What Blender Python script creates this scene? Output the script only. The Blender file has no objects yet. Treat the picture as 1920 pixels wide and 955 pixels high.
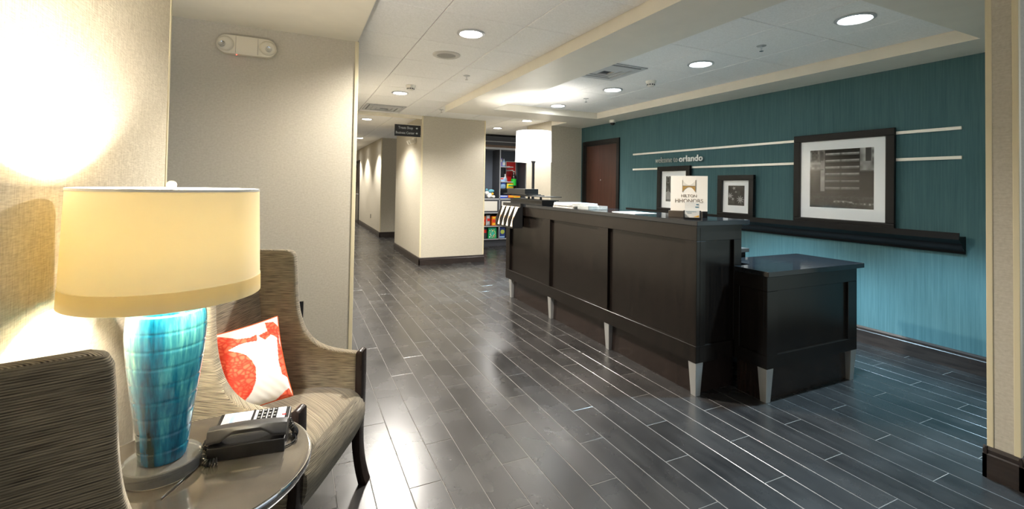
import bpy, bmesh, math, random
import numpy as np
from mathutils import Vector, Matrix

random.seed(7)
rng = np.random.default_rng(7)
S = bpy.context.scene
COL = S.collection
R = math.radians

# ------------------------------------------------------------------ camera, world, exposure
CAM_H = 1.38
FPX, PPY = 860.06, 330.47                      # focal length and principal row, in pixels of a 1920x955 frame
YAW, PITCH, ROLL = 0.438358, 0.0207753, 0.0165879
_f = Vector((math.sin(YAW) * math.cos(PITCH), math.cos(YAW) * math.cos(PITCH), math.sin(PITCH)))
_r0 = Vector((math.cos(YAW), -math.sin(YAW), 0))
_u0 = _r0.cross(_f)
_r = _r0 * math.cos(ROLL) + _u0 * math.sin(ROLL)
_u = -_r0 * math.sin(ROLL) + _u0 * math.cos(ROLL)
cd = bpy.data.cameras.new('camera')
cam = bpy.data.objects.new('camera', cd)
COL.objects.link(cam)
cam.matrix_world = Matrix(((_r.x, _u.x, -_f.x, 0), (_r.y, _u.y, -_f.y, 0), (_r.z, _u.z, -_f.z, CAM_H), (0, 0, 0, 1)))
cd.sensor_fit = 'HORIZONTAL'
cd.sensor_width = 36.0
cd.lens = FPX / 1920 * 36
cd.shift_y = -(477.5 - PPY) / 1920
cd.clip_start = 0.05
S.camera = cam

world = bpy.data.worlds.new('world')
S.world = world
world.use_nodes = True
world.node_tree.nodes['Background'].inputs[0].default_value = (0.80, 0.90, 1.0, 1)
world.node_tree.nodes['Background'].inputs[1].default_value = 0.3

vs = S.view_settings
vs.view_transform = 'Standard'
vs.look = 'None'
vs.exposure = 1.78
vs.gamma = 1.0
vs.use_curve_mapping = False
S.cycles.use_denoising = True
S.cycles.max_bounces = 10
S.cycles.diffuse_bounces = 6
S.cycles.sample_clamp_indirect = 8

LOBBY_LIGHT = 160
TRAY_LIGHT = 160
SHOP_LIGHT = 38
HALL_LIGHT = 75
NEUTRAL = (1.0, 0.945, 0.865)
COOL = (0.52, 0.80, 1.0)


# ------------------------------------------------------------------ helpers
def lin(r, g=None, b=None):
    if g is None:
        g = b = r
    f = lambda c: (c / 255 / 12.92) if c / 255 <= 0.04045 else ((c / 255 + 0.055) / 1.055) ** 2.4
    return (f(r), f(g), f(b))


class NT:
    def __init__(self, name):
        self.m = bpy.data.materials.new(name)
        self.m.use_nodes = True
        self.t = self.m.node_tree
        self.p = self.t.nodes['Principled BSDF']

    def n(self, kind, **kw):
        nd = self.t.nodes.new(kind)
        for k, v in kw.items():
            if k.startswith('i_'):
                nd.inputs[k[2:].replace('_', ' ')].default_value = v
            else:
                setattr(nd, k, v)
        return nd

    def l(self, a, b):
        self.t.links.new(a, b)

    def math(self, op, a, b=None):
        nd = self.n('ShaderNodeMath', operation=op)
        for i, v in enumerate((a, b)):
            if v is None:
                continue
            if isinstance(v, (int, float)):
                nd.inputs[i].default_value = v
            else:
                self.l(v, nd.inputs[i])
        return nd.outputs[0]

    def ramp(self, fac, c0, c1, p0=0.0, p1=1.0):
        nd = self.n('ShaderNodeValToRGB')
        nd.color_ramp.elements[0].position = p0
        nd.color_ramp.elements[1].position = p1
        nd.color_ramp.elements[0].color = (*c0, 1)
        nd.color_ramp.elements[1].color = (*c1, 1)
        self.l(fac, nd.inputs[0])
        return nd.outputs[0]

    def noise(self, scale, detail=3, vec_scale=None, rough=0.5):
        tc = self.n('ShaderNodeTexCoord')
        v = tc.outputs['Object']
        if vec_scale:
            mp = self.n('ShaderNodeMapping')
            mp.inputs['Scale'].default_value = vec_scale
            self.l(v, mp.inputs[0])
            v = mp.outputs[0]
        nz = self.n('ShaderNodeTexNoise')
        nz.inputs['Scale'].default_value = scale
        nz.inputs['Detail'].default_value = detail
        nz.inputs['Roughness'].default_value = rough
        self.l(v, nz.inputs['Vector'])
        return nz.outputs['Fac']

    def bump(self, h, strength=0.2, dist=0.002):
        b = self.n('ShaderNodeBump')
        b.inputs['Strength'].default_value = strength
        b.inputs['Distance'].default_value = dist
        self.l(h, b.inputs['Height'])
        self.l(b.outputs[0], self.p.inputs['Normal'])


def basic(name, col, rough=0.5, metal=0.0, spec=0.5, vary=0.0, vscale=8, coat=0.0):
    m = NT(name)
    p = m.p
    p.inputs['Roughness'].default_value = rough
    p.inputs['Metallic'].default_value = metal
    p.inputs['Specular IOR Level'].default_value = spec
    p.inputs['Coat Weight'].default_value = coat
    if vary:
        f = m.noise(vscale)
        a = tuple(max(0, c * (1 - vary)) for c in col)
        b = tuple(min(1, c * (1 + vary)) for c in col)
        m.l(m.ramp(f, a, b, 0.3, 0.7), p.inputs['Base Color'])
    else:
        p.inputs['Base Color'].default_value = (*col, 1)
    return m.m


def emissive(name, col, strength):
    m = NT(name)
    m.p.inputs['Base Color'].default_value = (*col, 1)
    m.p.inputs['Emission Color'].default_value = (*col, 1)
    m.p.inputs['Emission Strength'].default_value = strength
    return m.m


class MB:
    def __init__(self):
        self.v, self.f = [], []

    def add(self, vs_, fs_, M=None):
        o = len(self.v)
        for q in vs_:
            q = Vector(q)
            if M is not None:
                q = M @ q
            self.v.append(tuple(q))
        for f in fs_:
            self.f.append([i + o for i in f])
        return self

    def box(self, x0, x1, y0, y1, z0, z1, M=None):
        vv = [(x, y, z) for z in (z0, z1) for y in (y0, y1) for x in (x0, x1)]
        ff = [(0, 2, 3, 1), (4, 5, 7, 6), (0, 1, 5, 4), (2, 6, 7, 3), (0, 4, 6, 2), (1, 3, 7, 5)]
        return self.add(vv, ff, M)

    def frustum(self, c0, h0, z0, c1, h1, z1, M=None):
        vv = []
        for (cx, cy), (hx, hy), z in ((c0, h0, z0), (c1, h1, z1)):
            vv += [(cx - hx, cy - hy, z), (cx + hx, cy - hy, z), (cx + hx, cy + hy, z), (cx - hx, cy + hy, z)]
        ff = [(3, 2, 1, 0), (4, 5, 6, 7)] + [(i, (i + 1) % 4, (i + 1) % 4 + 4, i + 4) for i in range(4)]
        return self.add(vv, ff, M)

    def lathe(self, prof, seg=32, c=(0, 0, 0), closed=False, M=None):
        n = len(prof)
        vv, ff = [], []
        for k in range(seg):
            a = 2 * math.pi * k / seg
            for r, z in prof:
                vv.append((c[0] + r * math.cos(a), c[1] + r * math.sin(a), c[2] + z))
        m = n if closed else n - 1
        for k in range(seg):
            k2 = (k + 1) % seg
            for i in range(m):
                j = (i + 1) % n
                ff.append((k * n + i, k2 * n + i, k2 * n + j, k * n + j))
        if not closed:
            if prof[0][0] > 1e-6:
                ff.append([k * n for k in range(seg)][::-1])
            if prof[-1][0] > 1e-6:
                ff.append([k * n + n - 1 for k in range(seg)])
        return self.add(vv, ff, M)

    def tube(self, pts, r, seg=8, M=None):
        pts = [Vector(p) for p in pts]
        vv, ff = [], []
        up = Vector((0, 0, 1))
        n = len(pts)
        for i, p in enumerate(pts):
            d = (pts[min(i + 1, n - 1)] - pts[max(i - 1, 0)]).normalized()
            a = d.cross(up)
            if a.length < 1e-3:
                a = d.cross(Vector((1, 0, 0)))
            a.normalize()
            b = a.cross(d).normalized()
            up = b
            rr = r[i] if isinstance(r, (list, tuple)) else r
            for k in range(seg):
                t = 2 * math.pi * k / seg
                vv.append(tuple(p + a * rr * math.cos(t) + b * rr * math.sin(t)))
        for i in range(n - 1):
            for k in range(seg):
                k2 = (k + 1) % seg
                ff.append((i * seg + k, i * seg + k2, (i + 1) * seg + k2, (i + 1) * seg + k))
        ff.append(list(range(seg))[::-1])
        ff.append([(n - 1) * seg + k for k in range(seg)])
        return self.add(vv, ff, M)

    def prism(self, poly, t0, t1, axis='y', M=None):
        """polygon in the two other axes, extruded along axis"""
        n = len(poly)
        vv = []
        for t in (t0, t1):
            for a, b in poly:
                vv.append({'x': (t, a, b), 'y': (a, t, b), 'z': (a, b, t)}[axis])
        ff = [list(range(n)), list(range(n, 2 * n))[::-1]] + [(i, i + n, (i + 1) % n + n, (i + 1) % n) for i in range(n)]
        return self.add(vv, ff, M)

    def build(self, name, m, parent=None, smooth=None, bevel=0.0, seg=2, kind=None):
        me = bpy.data.meshes.new(name)
        me.from_pydata(self.v, [], self.f)
        bm = bmesh.new()
        bm.from_mesh(me)
        bmesh.ops.recalc_face_normals(bm, faces=bm.faces)
        if bevel > 0:
            ed = [e for e in bm.edges if len(e.link_faces) == 2 and e.calc_face_angle(0) > R(30)]
            bmesh.ops.bevel(bm, geom=ed, offset=bevel, segments=seg, affect='EDGES', profile=0.6, clamp_overlap=True)
        bm.to_mesh(me)
        bm.free()
        if smooth is not None:
            me.shade_smooth()
            me.set_sharp_from_angle(angle=R(smooth))
        o = bpy.data.objects.new(name, me)
        if m is not None:
            me.materials.append(m)
        COL.objects.link(o)
        if parent is not None:
            o.parent = parent
        if kind:
            o['kind'] = kind
        return o


def tag(o, label, cat, group=None):
    o['label'] = label
    o['category'] = cat
    if group:
        o['group'] = group
    return o


def thing(name, label, cat, loc=(0, 0, 0), rz=0.0, group=None):
    o = bpy.data.objects.new(name, None)
    o.empty_display_size = 0.1
    COL.objects.link(o)
    o.location = loc
    o.rotation_euler = (0, 0, rz)
    return tag(o, label, cat, group)


def struct(name, mb, m, parent=None, label=None, **kw):
    o = mb.build(name, m, parent, **kw)
    if parent is None:
        o['kind'] = 'structure'
    if label:
        o['label'] = label
    return o


def copy_thing(root, loc, rz=0.0):
    r = root.copy()
    COL.objects.link(r)
    r.location = loc
    r.rotation_euler = (0, 0, rz)
    for ch in root.children:
        c = ch.copy()
        COL.objects.link(c)
        c.parent = r
        for g in ch.children:
            d = g.copy()
            COL.objects.link(d)
            d.parent = c
    return r


def catmull(pts, k=5):
    out = []
    n = len(pts)
    for i in range(n - 1):
        p0, p1, p2, p3 = (np.array(pts[max(i - 1, 0)], float), np.array(pts[i], float), np.array(pts[i + 1], float), np.array(pts[min(i + 2, n - 1)], float))
        for j in range(k):
            t = j / k
            out.append(tuple(0.5 * ((2 * p1) + (-p0 + p2) * t + (2 * p0 - 5 * p1 + 4 * p2 - p3) * t * t + (-p0 + 3 * p1 - 3 * p2 + p3) * t ** 3)))
    out.append(tuple(pts[-1]))
    return out


def inside(poly, X, Y):
    c = np.zeros(X.shape, bool)
    n = len(poly)
    for i in range(n):
        x1, y1 = poly[i]
        x2, y2 = poly[(i + 1) % n]
        cond = ((y1 > Y) != (y2 > Y))
        xi = (x2 - x1) * (Y - y1) / ((y2 - y1) if abs(y2 - y1) > 1e-9 else 1e-9) + x1
        c ^= cond & (X < xi)
    return c


def print_plane(name, rgb, origin, du, dv, m, parent=None):
    """flat printed picture: rgb[h,w,3] (linear), row 0 at the top; origin = lower-left corner"""
    h, w = rgb.shape[:2]
    o_, du, dv = Vector(origin), Vector(du), Vector(dv)
    vv = [tuple(o_ + du * (i / w) + dv * (j / h)) for j in range(h + 1) for i in range(w + 1)]
    ff = [(j * (w + 1) + i, j * (w + 1) + i + 1, (j + 1) * (w + 1) + i + 1, (j + 1) * (w + 1) + i) for j in range(h) for i in range(w)]
    me = bpy.data.meshes.new(name)
    me.from_pydata(vv, [], ff)
    at = me.color_attributes.new('Col', 'FLOAT_COLOR', 'CORNER')
    flat = rgb[::-1].reshape(-1, 3)
    buf = np.ones((len(flat), 4, 4), np.float32)
    buf[:, :, :3] = flat[:, None, :]
    at.data.foreach_set('color', buf.ravel())
    me.materials.append(m)
    o = bpy.data.objects.new(name, me)
    COL.objects.link(o)
    if parent is not None:
        o.parent = parent
    return o


def attr_mat(name, rough=0.5, spec=0.4):
    m = NT(name)
    a = m.n('ShaderNodeAttribute', attribute_name='Col')
    m.l(a.outputs['Color'], m.p.inputs['Base Color'])
    m.p.inputs['Roughness'].default_value = rough
    m.p.inputs['Specular IOR Level'].default_value = spec
    return m.m


def text_mesh(name, s, size, m, parent, loc, rot, depth=0.002, bold=0.0, align='LEFT', width=None):
    cu = bpy.data.curves.new(name, 'FONT')
    cu.body = s
    cu.size = size
    cu.extrude = depth
    cu.offset = bold
    cu.align_x = align
    cu.resolution_u = 3
    tmp = bpy.data.objects.new('tmp_text', cu)
    COL.objects.link(tmp)
    dg = bpy.context.evaluated_depsgraph_get()
    me = bpy.data.meshes.new_from_object(tmp.evaluated_get(dg))
    bpy.data.objects.remove(tmp)
    bpy.data.curves.remove(cu)
    if width:
        xs = [v.co.x for v in me.vertices]
        k = width / (max(xs) - min(xs))
        x0 = min(xs) if align == 'LEFT' else 0
        for v in me.vertices:
            v.co.x = (v.co.x - x0) * k
    me.name = name
    me.materials.clear()
    me.materials.append(m)
    o = bpy.data.objects.new(name, me)
    COL.objects.link(o)
    o.parent = parent
    o.location = loc
    o.rotation_euler = rot
    return o


def spot(parent, loc, power, color, size=100, blend=0.5, soft=0.05, name='bulb'):
    ld = bpy.data.lights.new(name, 'SPOT')
    ld.energy = power
    ld.color = color
    ld.spot_size = R(size)
    ld.spot_blend = blend
    ld.shadow_soft_size = soft
    o = bpy.data.objects.new(name, ld)
    COL.objects.link(o)
    o.location = loc
    o.parent = parent
    return o


def point(parent, loc, power, color, soft=0.04, name='bulb'):
    ld = bpy.data.lights.new(name, 'POINT')
    ld.energy = power
    ld.color = color
    ld.shadow_soft_size = soft
    o = bpy.data.objects.new(name, ld)
    COL.objects.link(o)
    o.location = loc
    o.parent = parent
    return o


# ------------------------------------------------------------------ materials
def make_wallpaper(name, c0, c1, sc_h, sc_v, bump):
    m = NT(name)
    a = m.noise(1.0, 3, sc_h)
    b = m.noise(1.0, 3, sc_v)
    s = m.math('ADD', m.math('MULTIPLY', a, 0.5), m.math('MULTIPLY', b, 0.5))
    m.l(m.ramp(s, c0, c1, 0.35, 0.65), m.p.inputs['Base Color'])
    m.p.inputs['Roughness'].default_value = 0.8
    m.p.inputs['Specular IOR Level'].default_value = 0.2
    m.bump(s, bump, 0.003)
    return m.m


M_WALLTEX = make_wallpaper('woven_wallpaper', lin(186, 174, 150), lin(222, 212, 190), (260, 260, 26), (40, 40, 320), 0.55)
M_WALL = make_wallpaper('beige_wallcovering', lin(180, 172, 155), lin(196, 189, 173), (30, 30, 300), (80, 80, 80), 0.15)
M_TEAL = make_wallpaper('teal_wallcovering', lin(64, 97, 101), lin(80, 112, 116), (70, 70, 1.2), (140, 140, 4), 0.08)
M_PAINT = basic('cream_paint', lin(236, 228, 208), 0.7, spec=0.25, vary=0.02)
M_SOFFIT = basic('soffit_paint', lin(226, 220, 206), 0.5, spec=0.4, vary=0.02)
M_CEIL = basic('ceiling_backing', lin(150, 146, 140), 0.8)
M_TRIM = basic('corner_guard_vinyl', lin(214, 202, 168), 0.4)


def make_tile():
    m = NT('ceiling_tile')
    f = m.noise(90, 4)
    m.l(m.ramp(f, lin(234, 232, 227), lin(244, 242, 238), 0.35, 0.65), m.p.inputs['Base Color'])
    m.p.inputs['Roughness'].default_value = 0.75
    m.p.inputs['Specular IOR Level'].default_value = 0.25
    m.bump(f, 0.15, 0.001)
    return m.m


M_TILE = make_tile()


def make_plank():
    m = NT('dark_plank_tile')
    oi = m.n('ShaderNodeObjectInfo')
    tc = m.n('ShaderNodeTexCoord')
    ge = m.n('ShaderNodeNewGeometry')
    sep = m.n('ShaderNodeVectorMath', operation='MULTIPLY')
    sep.inputs[1].default_value = (22, 3.2, 22)
    m.l(ge.outputs['Position'], sep.inputs[0])
    nz = m.n('ShaderNodeTexNoise')
    nz.inputs['Scale'].default_value = 1.0
    nz.inputs['Detail'].default_value = 6
    nz.inputs['Roughness'].default_value = 0.6
    m.l(sep.outputs[0], nz.inputs['Vector'])
    n2 = m.n('ShaderNodeTexNoise')
    n2.inputs['Scale'].default_value = 3.5
    n2.inputs['Detail'].default_value = 5
    m.l(ge.outputs['Position'], n2.inputs['Vector'])
    mixf = m.math('ADD', m.math('MULTIPLY', nz.outputs['Fac'], 0.5), m.math('MULTIPLY', n2.outputs['Fac'], 0.5))
    mixf = m.math('ADD', mixf, m.math('MULTIPLY', m.math('SUBTRACT', oi.outputs['Random'], 0.5), 0.16))
    m.l(m.ramp(mixf, lin(27, 26, 26), lin(53, 51, 50), 0.32, 0.7), m.p.inputs['Base Color'])
    r = m.math('ADD', m.math('MULTIPLY', n2.outputs['Fac'], 0.10), 0.22)
    m.l(r, m.p.inputs['Roughness'])
    m.p.inputs['Specular IOR Level'].default_value = 0.55
    m.bump(nz.outputs['Fac'], 0.02, 0.001)
    return m.m


M_PLANK = make_plank()
M_GROUT = basic('pale_grout', lin(116, 113, 109), 0.8, vary=0.12, vscale=5)


def make_wood(name, c0, c1, rough, axis=(40, 40, 2.2)):
    m = NT(name)
    f = m.noise(1.0, 6, axis, 0.6)
    m.l(m.ramp(f, c0, c1, 0.3, 0.72), m.p.inputs['Base Color'])
    m.p.inputs['Roughness'].default_value = rough
    m.p.inputs['Specular IOR Level'].default_value = 0.38
    m.bump(f, 0.04, 0.001)
    return m.m


M_DESK = make_wood('espresso_wood', lin(11, 9, 8), lin(29, 23, 19), 0.25)
M_BASEB = make_wood('espresso_baseboard', lin(38, 32, 30), lin(56, 48, 44), 0.35, (4, 4, 40))
M_DOOR = make_wood('walnut_door', lin(54, 29, 20), lin(74, 42, 30), 0.4, (50, 50, 1.5))
M_DARKWOOD = make_wood('near_black_wood', lin(26, 20, 18), lin(44, 34, 30), 0.25)
M_BLACKFRAME = basic('black_lacquer', lin(12, 11, 11), 0.42, spec=0.3, vary=0.15)
M_STONE = basic('black_stone', lin(28, 30, 32), 0.09, vary=0.3, vscale=120)
M_STEEL = basic('brushed_steel', lin(196, 196, 194), 0.38, 0.75)
M_CHROME = basic('chrome', lin(225, 226, 228), 0.08, 1.0)
M_RAIL = basic('champagne_metal', lin(240, 236, 226), 0.35, 0.2)
M_WHITE = basic('white_plastic', lin(226, 222, 212), 0.45)
M_CREAMPL = basic('cream_plastic', lin(216, 206, 184), 0.5)
M_BLACKPL = basic('black_plastic', lin(24, 24, 25), 0.35)
M_SATINBLACK = basic('satin_black', lin(20, 20, 20), 0.4)
M_MAT = basic('white_mat_board', lin(242, 245, 247), 0.5)
M_PAPER = basic('white_paper', lin(232, 230, 224), 0.7)
M_NEWS = basic('newsprint', lin(176, 173, 166), 0.8, vary=0.22, vscale=26)
M_LENS = emissive('downlight_lens', (1.0, 0.98, 0.94), 14)
M_LENSC = emissive('downlight_lens_cool', (0.90, 0.97, 1.0), 14)
M_RING = basic('downlight_trim', lin(205, 205, 205), 0.35, 0.3)
M_VENT = basic('vent_metal', lin(196, 196, 194), 0.45, 0.1)
M_VENTDARK = basic('vent_throat', lin(60, 62, 64), 0.7)
M_PRINT = attr_mat('photo_print', 0.6, 0.08)
M_PRINTM = attr_mat('matte_print', 0.6)


def make_glass(name, col, rough=0.02):
    m = NT(name)
    m.p.inputs['Base Color'].default_value = (*col, 1)
    m.p.inputs['Transmission Weight'].default_value = 0.88
    m.p.inputs['Roughness'].default_value = rough
    m.p.inputs['IOR'].default_value = 1.48
    return m.m


M_ACRYLIC = make_glass('clear_acrylic_block', (0.97, 0.98, 0.95), 0.0)


def make_pane():
    m = NT('picture_glass')
    t = m.t
    tr = m.n('ShaderNodeBsdfTransparent')
    gl = m.n('ShaderNodeBsdfGlossy')
    gl.inputs['Roughness'].default_value = 0.03
    mx = m.n('ShaderNodeMixShader')
    mx.inputs[0].default_value = 0.03
    m.l(tr.outputs[0], mx.inputs[1])
    m.l(gl.outputs[0], mx.inputs[2])
    m.l(mx.outputs[0], t.nodes['Material Output'].inputs[0])
    return m.m


M_PANE = make_pane()


def make_fabric(name, c0, c1):
    m = NT(name)
    tc = m.n('ShaderNodeTexCoord')
    sx = m.n('ShaderNodeSeparateXYZ')
    m.l(tc.outputs['Object'], sx.inputs[0])
    nx = m.n('ShaderNodeSeparateXYZ')
    m.l(tc.outputs['Normal'], nx.inputs[0])
    an = m.math('ABSOLUTE', nx.outputs[2])
    sel = m.n('ShaderNodeMapRange', interpolation_type='SMOOTHSTEP')
    sel.inputs['From Min'].default_value = 0.55
    sel.inputs['From Max'].default_value = 0.75
    m.l(an, sel.inputs['Value'])
    mx = m.n('ShaderNodeMix', data_type='FLOAT')
    m.l(sel.outputs[0], mx.inputs[0])
    m.l(sx.outputs[2], mx.inputs[2])
    m.l(m.math('ADD', m.math('MULTIPLY', sx.outputs[1], 0.8), m.math('MULTIPLY', sx.outputs[0], 0.6)), mx.inputs[3])
    s = mx.outputs[0]
    wob = m.noise(14, 2)
    ph = m.math('ADD', m.math('MULTIPLY', s, 2 * math.pi / 0.0048), m.math('MULTIPLY', wob, 2.0))
    wv = m.math('ADD', m.math('MULTIPLY', m.math('SINE', ph), 0.5), 0.5)
    # irregular slubs along the rib direction
    cb = m.n('ShaderNodeCombineXYZ')
    m.l(m.math('MULTIPLY', m.math('ADD', sx.outputs[0], sx.outputs[1]), 13), cb.inputs[0])
    m.l(m.math('MULTIPLY', s, 270), cb.inputs[1])
    sl = m.n('ShaderNodeTexNoise')
    sl.inputs['Scale'].default_value = 1.0
    sl.inputs['Detail'].default_value = 2
    m.l(cb.outputs[0], sl.inputs['Vector'])
    f = m.math('ADD', m.math('MULTIPLY', wv, 0.26), m.math('MULTIPLY', sl.outputs['Fac'], 0.82))
    m.l(m.ramp(f, c0, c1, 0.28, 0.82), m.p.inputs['Base Color'])
    m.p.inputs['Roughness'].default_value = 0.9
    m.p.inputs['Specular IOR Level'].default_value = 0.15
    m.p.inputs['Sheen Weight'].default_value = 0.15
    m.bump(wv, 0.5, 0.002)
    return m.m


M_FABRIC = make_fabric('ribbed_taupe_fabric', lin(52, 45, 37), lin(166, 154, 130))


def make_shade(name, col, trans, fac=0.42):
    m = NT(name)
    t = m.t
    d = m.n('ShaderNodeBsdfDiffuse')
    d.inputs[0].default_value = (*col, 1)
    tr = m.n('ShaderNodeBsdfTranslucent')
    tr.inputs[0].default_value = (*trans, 1)
    mx = m.n('ShaderNodeMixShader')
    mx.inputs[0].default_value = fac
    m.l(d.outputs[0], mx.inputs[1])
    m.l(tr.outputs[0], mx.inputs[2])
    m.l(mx.outputs[0], t.nodes['Material Output'].inputs[0])
    return m.m


M_SHADE = make_shade('cream_silk_shade', lin(246, 236, 212), (0.58, 0.52, 0.32), 0.15)
M_HEM = make_shade('cream_silk_hem', lin(246, 236, 212), (0.97, 0.93, 0.82), 0.82)
M_SHADEW = make_shade('white_linen_shade', lin(245, 245, 243), (0.95, 0.95, 0.94), 0.7)


def make_glaze():
    m = NT('blue_drip_glaze')
    a = m.noise(1.0, 5, (22, 22, 2.2), 0.6)
    b = m.noise(1.0, 4, (60, 60, 6), 0.6)
    f = m.math('ADD', m.math('MULTIPLY', a, 0.65), m.math('MULTIPLY', b, 0.35))
    nd = m.n('ShaderNodeValToRGB')
    cr = nd.color_ramp
    cr.elements[0].position = 0.34
    cr.elements[0].color = (*lin(28, 46, 44), 1)
    cr.elements[1].position = 0.72
    cr.elements[1].color = (*lin(168, 214, 206), 1)
    for p, c in ((0.42, lin(4, 66, 96)), (0.50, lin(14, 96, 130)), (0.58, lin(50, 128, 150)), (0.64, lin(90, 166, 172))):
        e = cr.elements.new(p)
        e.color = (*c, 1)
    # lamp glare on the vase shoulder put into the colour: paler toward the top
    tc = m.n('ShaderNodeTexCoord')
    sx = m.n('ShaderNodeSeparateXYZ')
    m.l(tc.outputs['Object'], sx.inputs[0])
    g = m.math('MULTIPLY', m.math('SUBTRACT', sx.outputs[2], 0.26), 0.40)
    m.l(m.math('ADD', f, g), nd.inputs[0])
    m.l(nd.outputs[0], m.p.inputs['Base Color'])
    m.p.inputs['Roughness'].default_value = 0.08
    m.p.inputs['Coat Weight'].default_value = 0.6
    m.p.inputs['Coat Roughness'].default_value = 0.05
    return m.m


M_GLAZE = make_glaze()
M_TABLETOP = basic('polished_table_top', lin(118, 112, 104), 0.12, 0.75, vary=0.08, vscale=5)

# ------------------------------------------------------------------ the shell
ZC, ZS, ZA = 2.55, 2.456, 2.44           # tile ceiling, tray soffit, alcove ceiling
XT = 4.72                                # teal wall
XW = -0.56                              # textured wall by the lamp

# floor: grout bed and one object for each plank
PW, PL, PX0, PY0 = 0.1529, 0.945, 0.494, 2.094
FX0, FX1, FY0, FY1 = -1.5, 5.6, -2.5, 18.0
floor = struct('floor', MB().box(FX0, FX1, FY0, FY1, -0.08, -0.0012), M_GROUT)


def to_px(x, y, z):
    d = Vector((x, y, z - CAM_H))
    w = d.dot(_f)
    return (960 + FPX * d.dot(_r) / w, PPY - FPX * d.dot(_u) / w, w) if w > 0.1 else (9e9, 9e9, w)


def plank_mb(x0, x1, y0, y1):
    b, t = 0.0015, 0.0012
    mb = MB()
    vv = [(x, y, -0.01) for x, y in ((x0, y0), (x1, y0), (x1, y1), (x0, y1))]
    vv += [(x, y, -t) for x, y in ((x0, y0), (x1, y0), (x1, y1), (x0, y1))]
    vv += [(x, y, 0) for x, y in ((x0 + b, y0 + b), (x1 - b, y0 + b), (x1 - b, y1 - b), (x0 + b, y1 - b))]
    ff = [(3, 2, 1, 0), (8, 9, 10, 11)] + [(i, (i + 1) % 4, (i + 1) % 4 + 4, i + 4) for i in range(4)] + [(i + 4, (i + 1) % 4 + 4, (i + 1) % 4 + 8, i + 8) for i in range(4)]
    return mb.add(vv, ff)


G = 0.0014                               # half a grout joint
planks = []
for r in range(int((FX0 - PX0) / PW) - 1, int((FX1 - PX0) / PW) + 1):
    x0, x1 = max(PX0 + r * PW, FX0), min(PX0 + (r + 1) * PW, FX1)
    if x1 - x0 < 0.02:
        continue
    ys = PY0 + 0.3165 * (r % 3)
    k0 = int((FY0 - ys) / PL) - 1
    y0 = ys + k0 * PL
    while y0 < FY1:
        a, b = max(y0, FY0), min(y0 + PL, FY1)
        if b - a > 0.03:
            planks.append((x0 + G, x1 - G, a + G, b - G))
        y0 += PL
full = None
cand = []
for q in planks:
    cx, cy = (q[0] + q[1]) / 2, (q[2] + q[3]) / 2
    px, py, w = to_px(cx, cy, 0)
    hid = (2.5 < cx and 2.35 < cy < 7) or (cx < 0.25 and cy > 3.6) or (cx < 0.1 and cy < 3.6) or (1.92 < cx < 3.085 and 7.75 < cy) or cx > XT or (cx > 3.1 and cy < 0.7) or (cx > 3.3 and cy > 2)
    vis = w > 0.3 and -60 < px < 1980 and 330 < py < 1040 and not hid
    area = PW * PL * (CAM_H / max(w, 0.3) ** 3) if vis else 0
    cand.append((area, q))
cand.sort(key=lambda t: -t[0])
rest = MB()
for i, (ar, q) in enumerate(cand):
    if i < 300 and ar > 0:
        if abs((q[1] - q[0]) - (PW - 2 * G)) < 1e-4 and abs((q[3] - q[2]) - (PL - 2 * G)) < 1e-4:
            if full is None:
                full = plank_mb(0, PW - 2 * G, 0, PL - 2 * G).build('plank', M_PLANK, floor)
                o = full
            else:
                o = full.copy()
                COL.objects.link(o)
            o.location = (q[0], q[2], 0)
        else:
            plank_mb(*q).build('plank', M_PLANK, floor)
    else:
        p = plank_mb(*q)
        rest.add(p.v, p.f)
rest.build('plank_field', M_PLANK, floor, kind='stuff')


# ceilings
def tile_grid(parent, xs, ys, z, skip=()):
    for i in range(len(xs) - 1):
        for j in range(len(ys) - 1):
            if (i, j) in skip:
                continue
            gx, gy, c = 0.004, 0.003, 0.003
            x0, x1, y0, y1 = xs[i] + gx, xs[i + 1] - gx, ys[j] + gy, ys[j + 1] - gy
            mb = MB()
            ring = ((x0, y0), (x1, y0), (x1, y1), (x0, y1))
            inn = ((x0 + c, y0 + c), (x1 - c, y0 + c), (x1 - c, y1 - c), (x0 + c, y1 - c))
            vv = [(x, y, z + 0.012) for x, y in ring] + [(x, y, z + c) for x, y in ring] + [(x, y, z) for x, y in inn]
            ff = [(0, 1, 2, 3), (11, 10, 9, 8)] + [(i_, i_ + 4, (i_ + 1) % 4 + 4, (i_ + 1) % 4) for i_ in range(4)] + [(i_ + 4, i_ + 8, (i_ + 1) % 4 + 8, (i_ + 1) % 4 + 4) for i_ in range(4)]
            mb.add(vv, ff).build('ceiling_tile', M_TILE, parent)


ceil_lobby = struct('ceiling', MB().box(-1.6, 5.6, -2.5, 18.0, ZC + 0.010, ZC + 0.06), M_CEIL)
LY = [6.91 - 0.653 * k for k in range(14, -1, -1)] + [7.75]
tile_grid(ceil_lobby, [0.397, 0.875, 1.50, 1.964], [-2.5] + LY[1:], ZC)
tile_grid(ceil_lobby, [1.966, 2.126, 2.752, 3.378, 4.004, 4.08], [6.57, 6.91, 7.56, 8.04], ZC)
tile_grid(ceil_lobby, [3.09, 3.378, 4.004, 4.63, 5.25], [8.04, 8.21, 8.86, 9.51, 10.05], ZC)
tile_grid(ceil_lobby, [0.397, 0.875, 1.50, 1.95], [7.83, 8.2, 8.85, 9.5, 10.15, 10.8, 11.45, 12.07, 13.4, 15.0, 16.5, 18.0], ZC)
tile_grid(ceil_lobby, [1.95, 2.5, 3.085], [9.96, 10.6, 11.4, 12.07], ZC)
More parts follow.
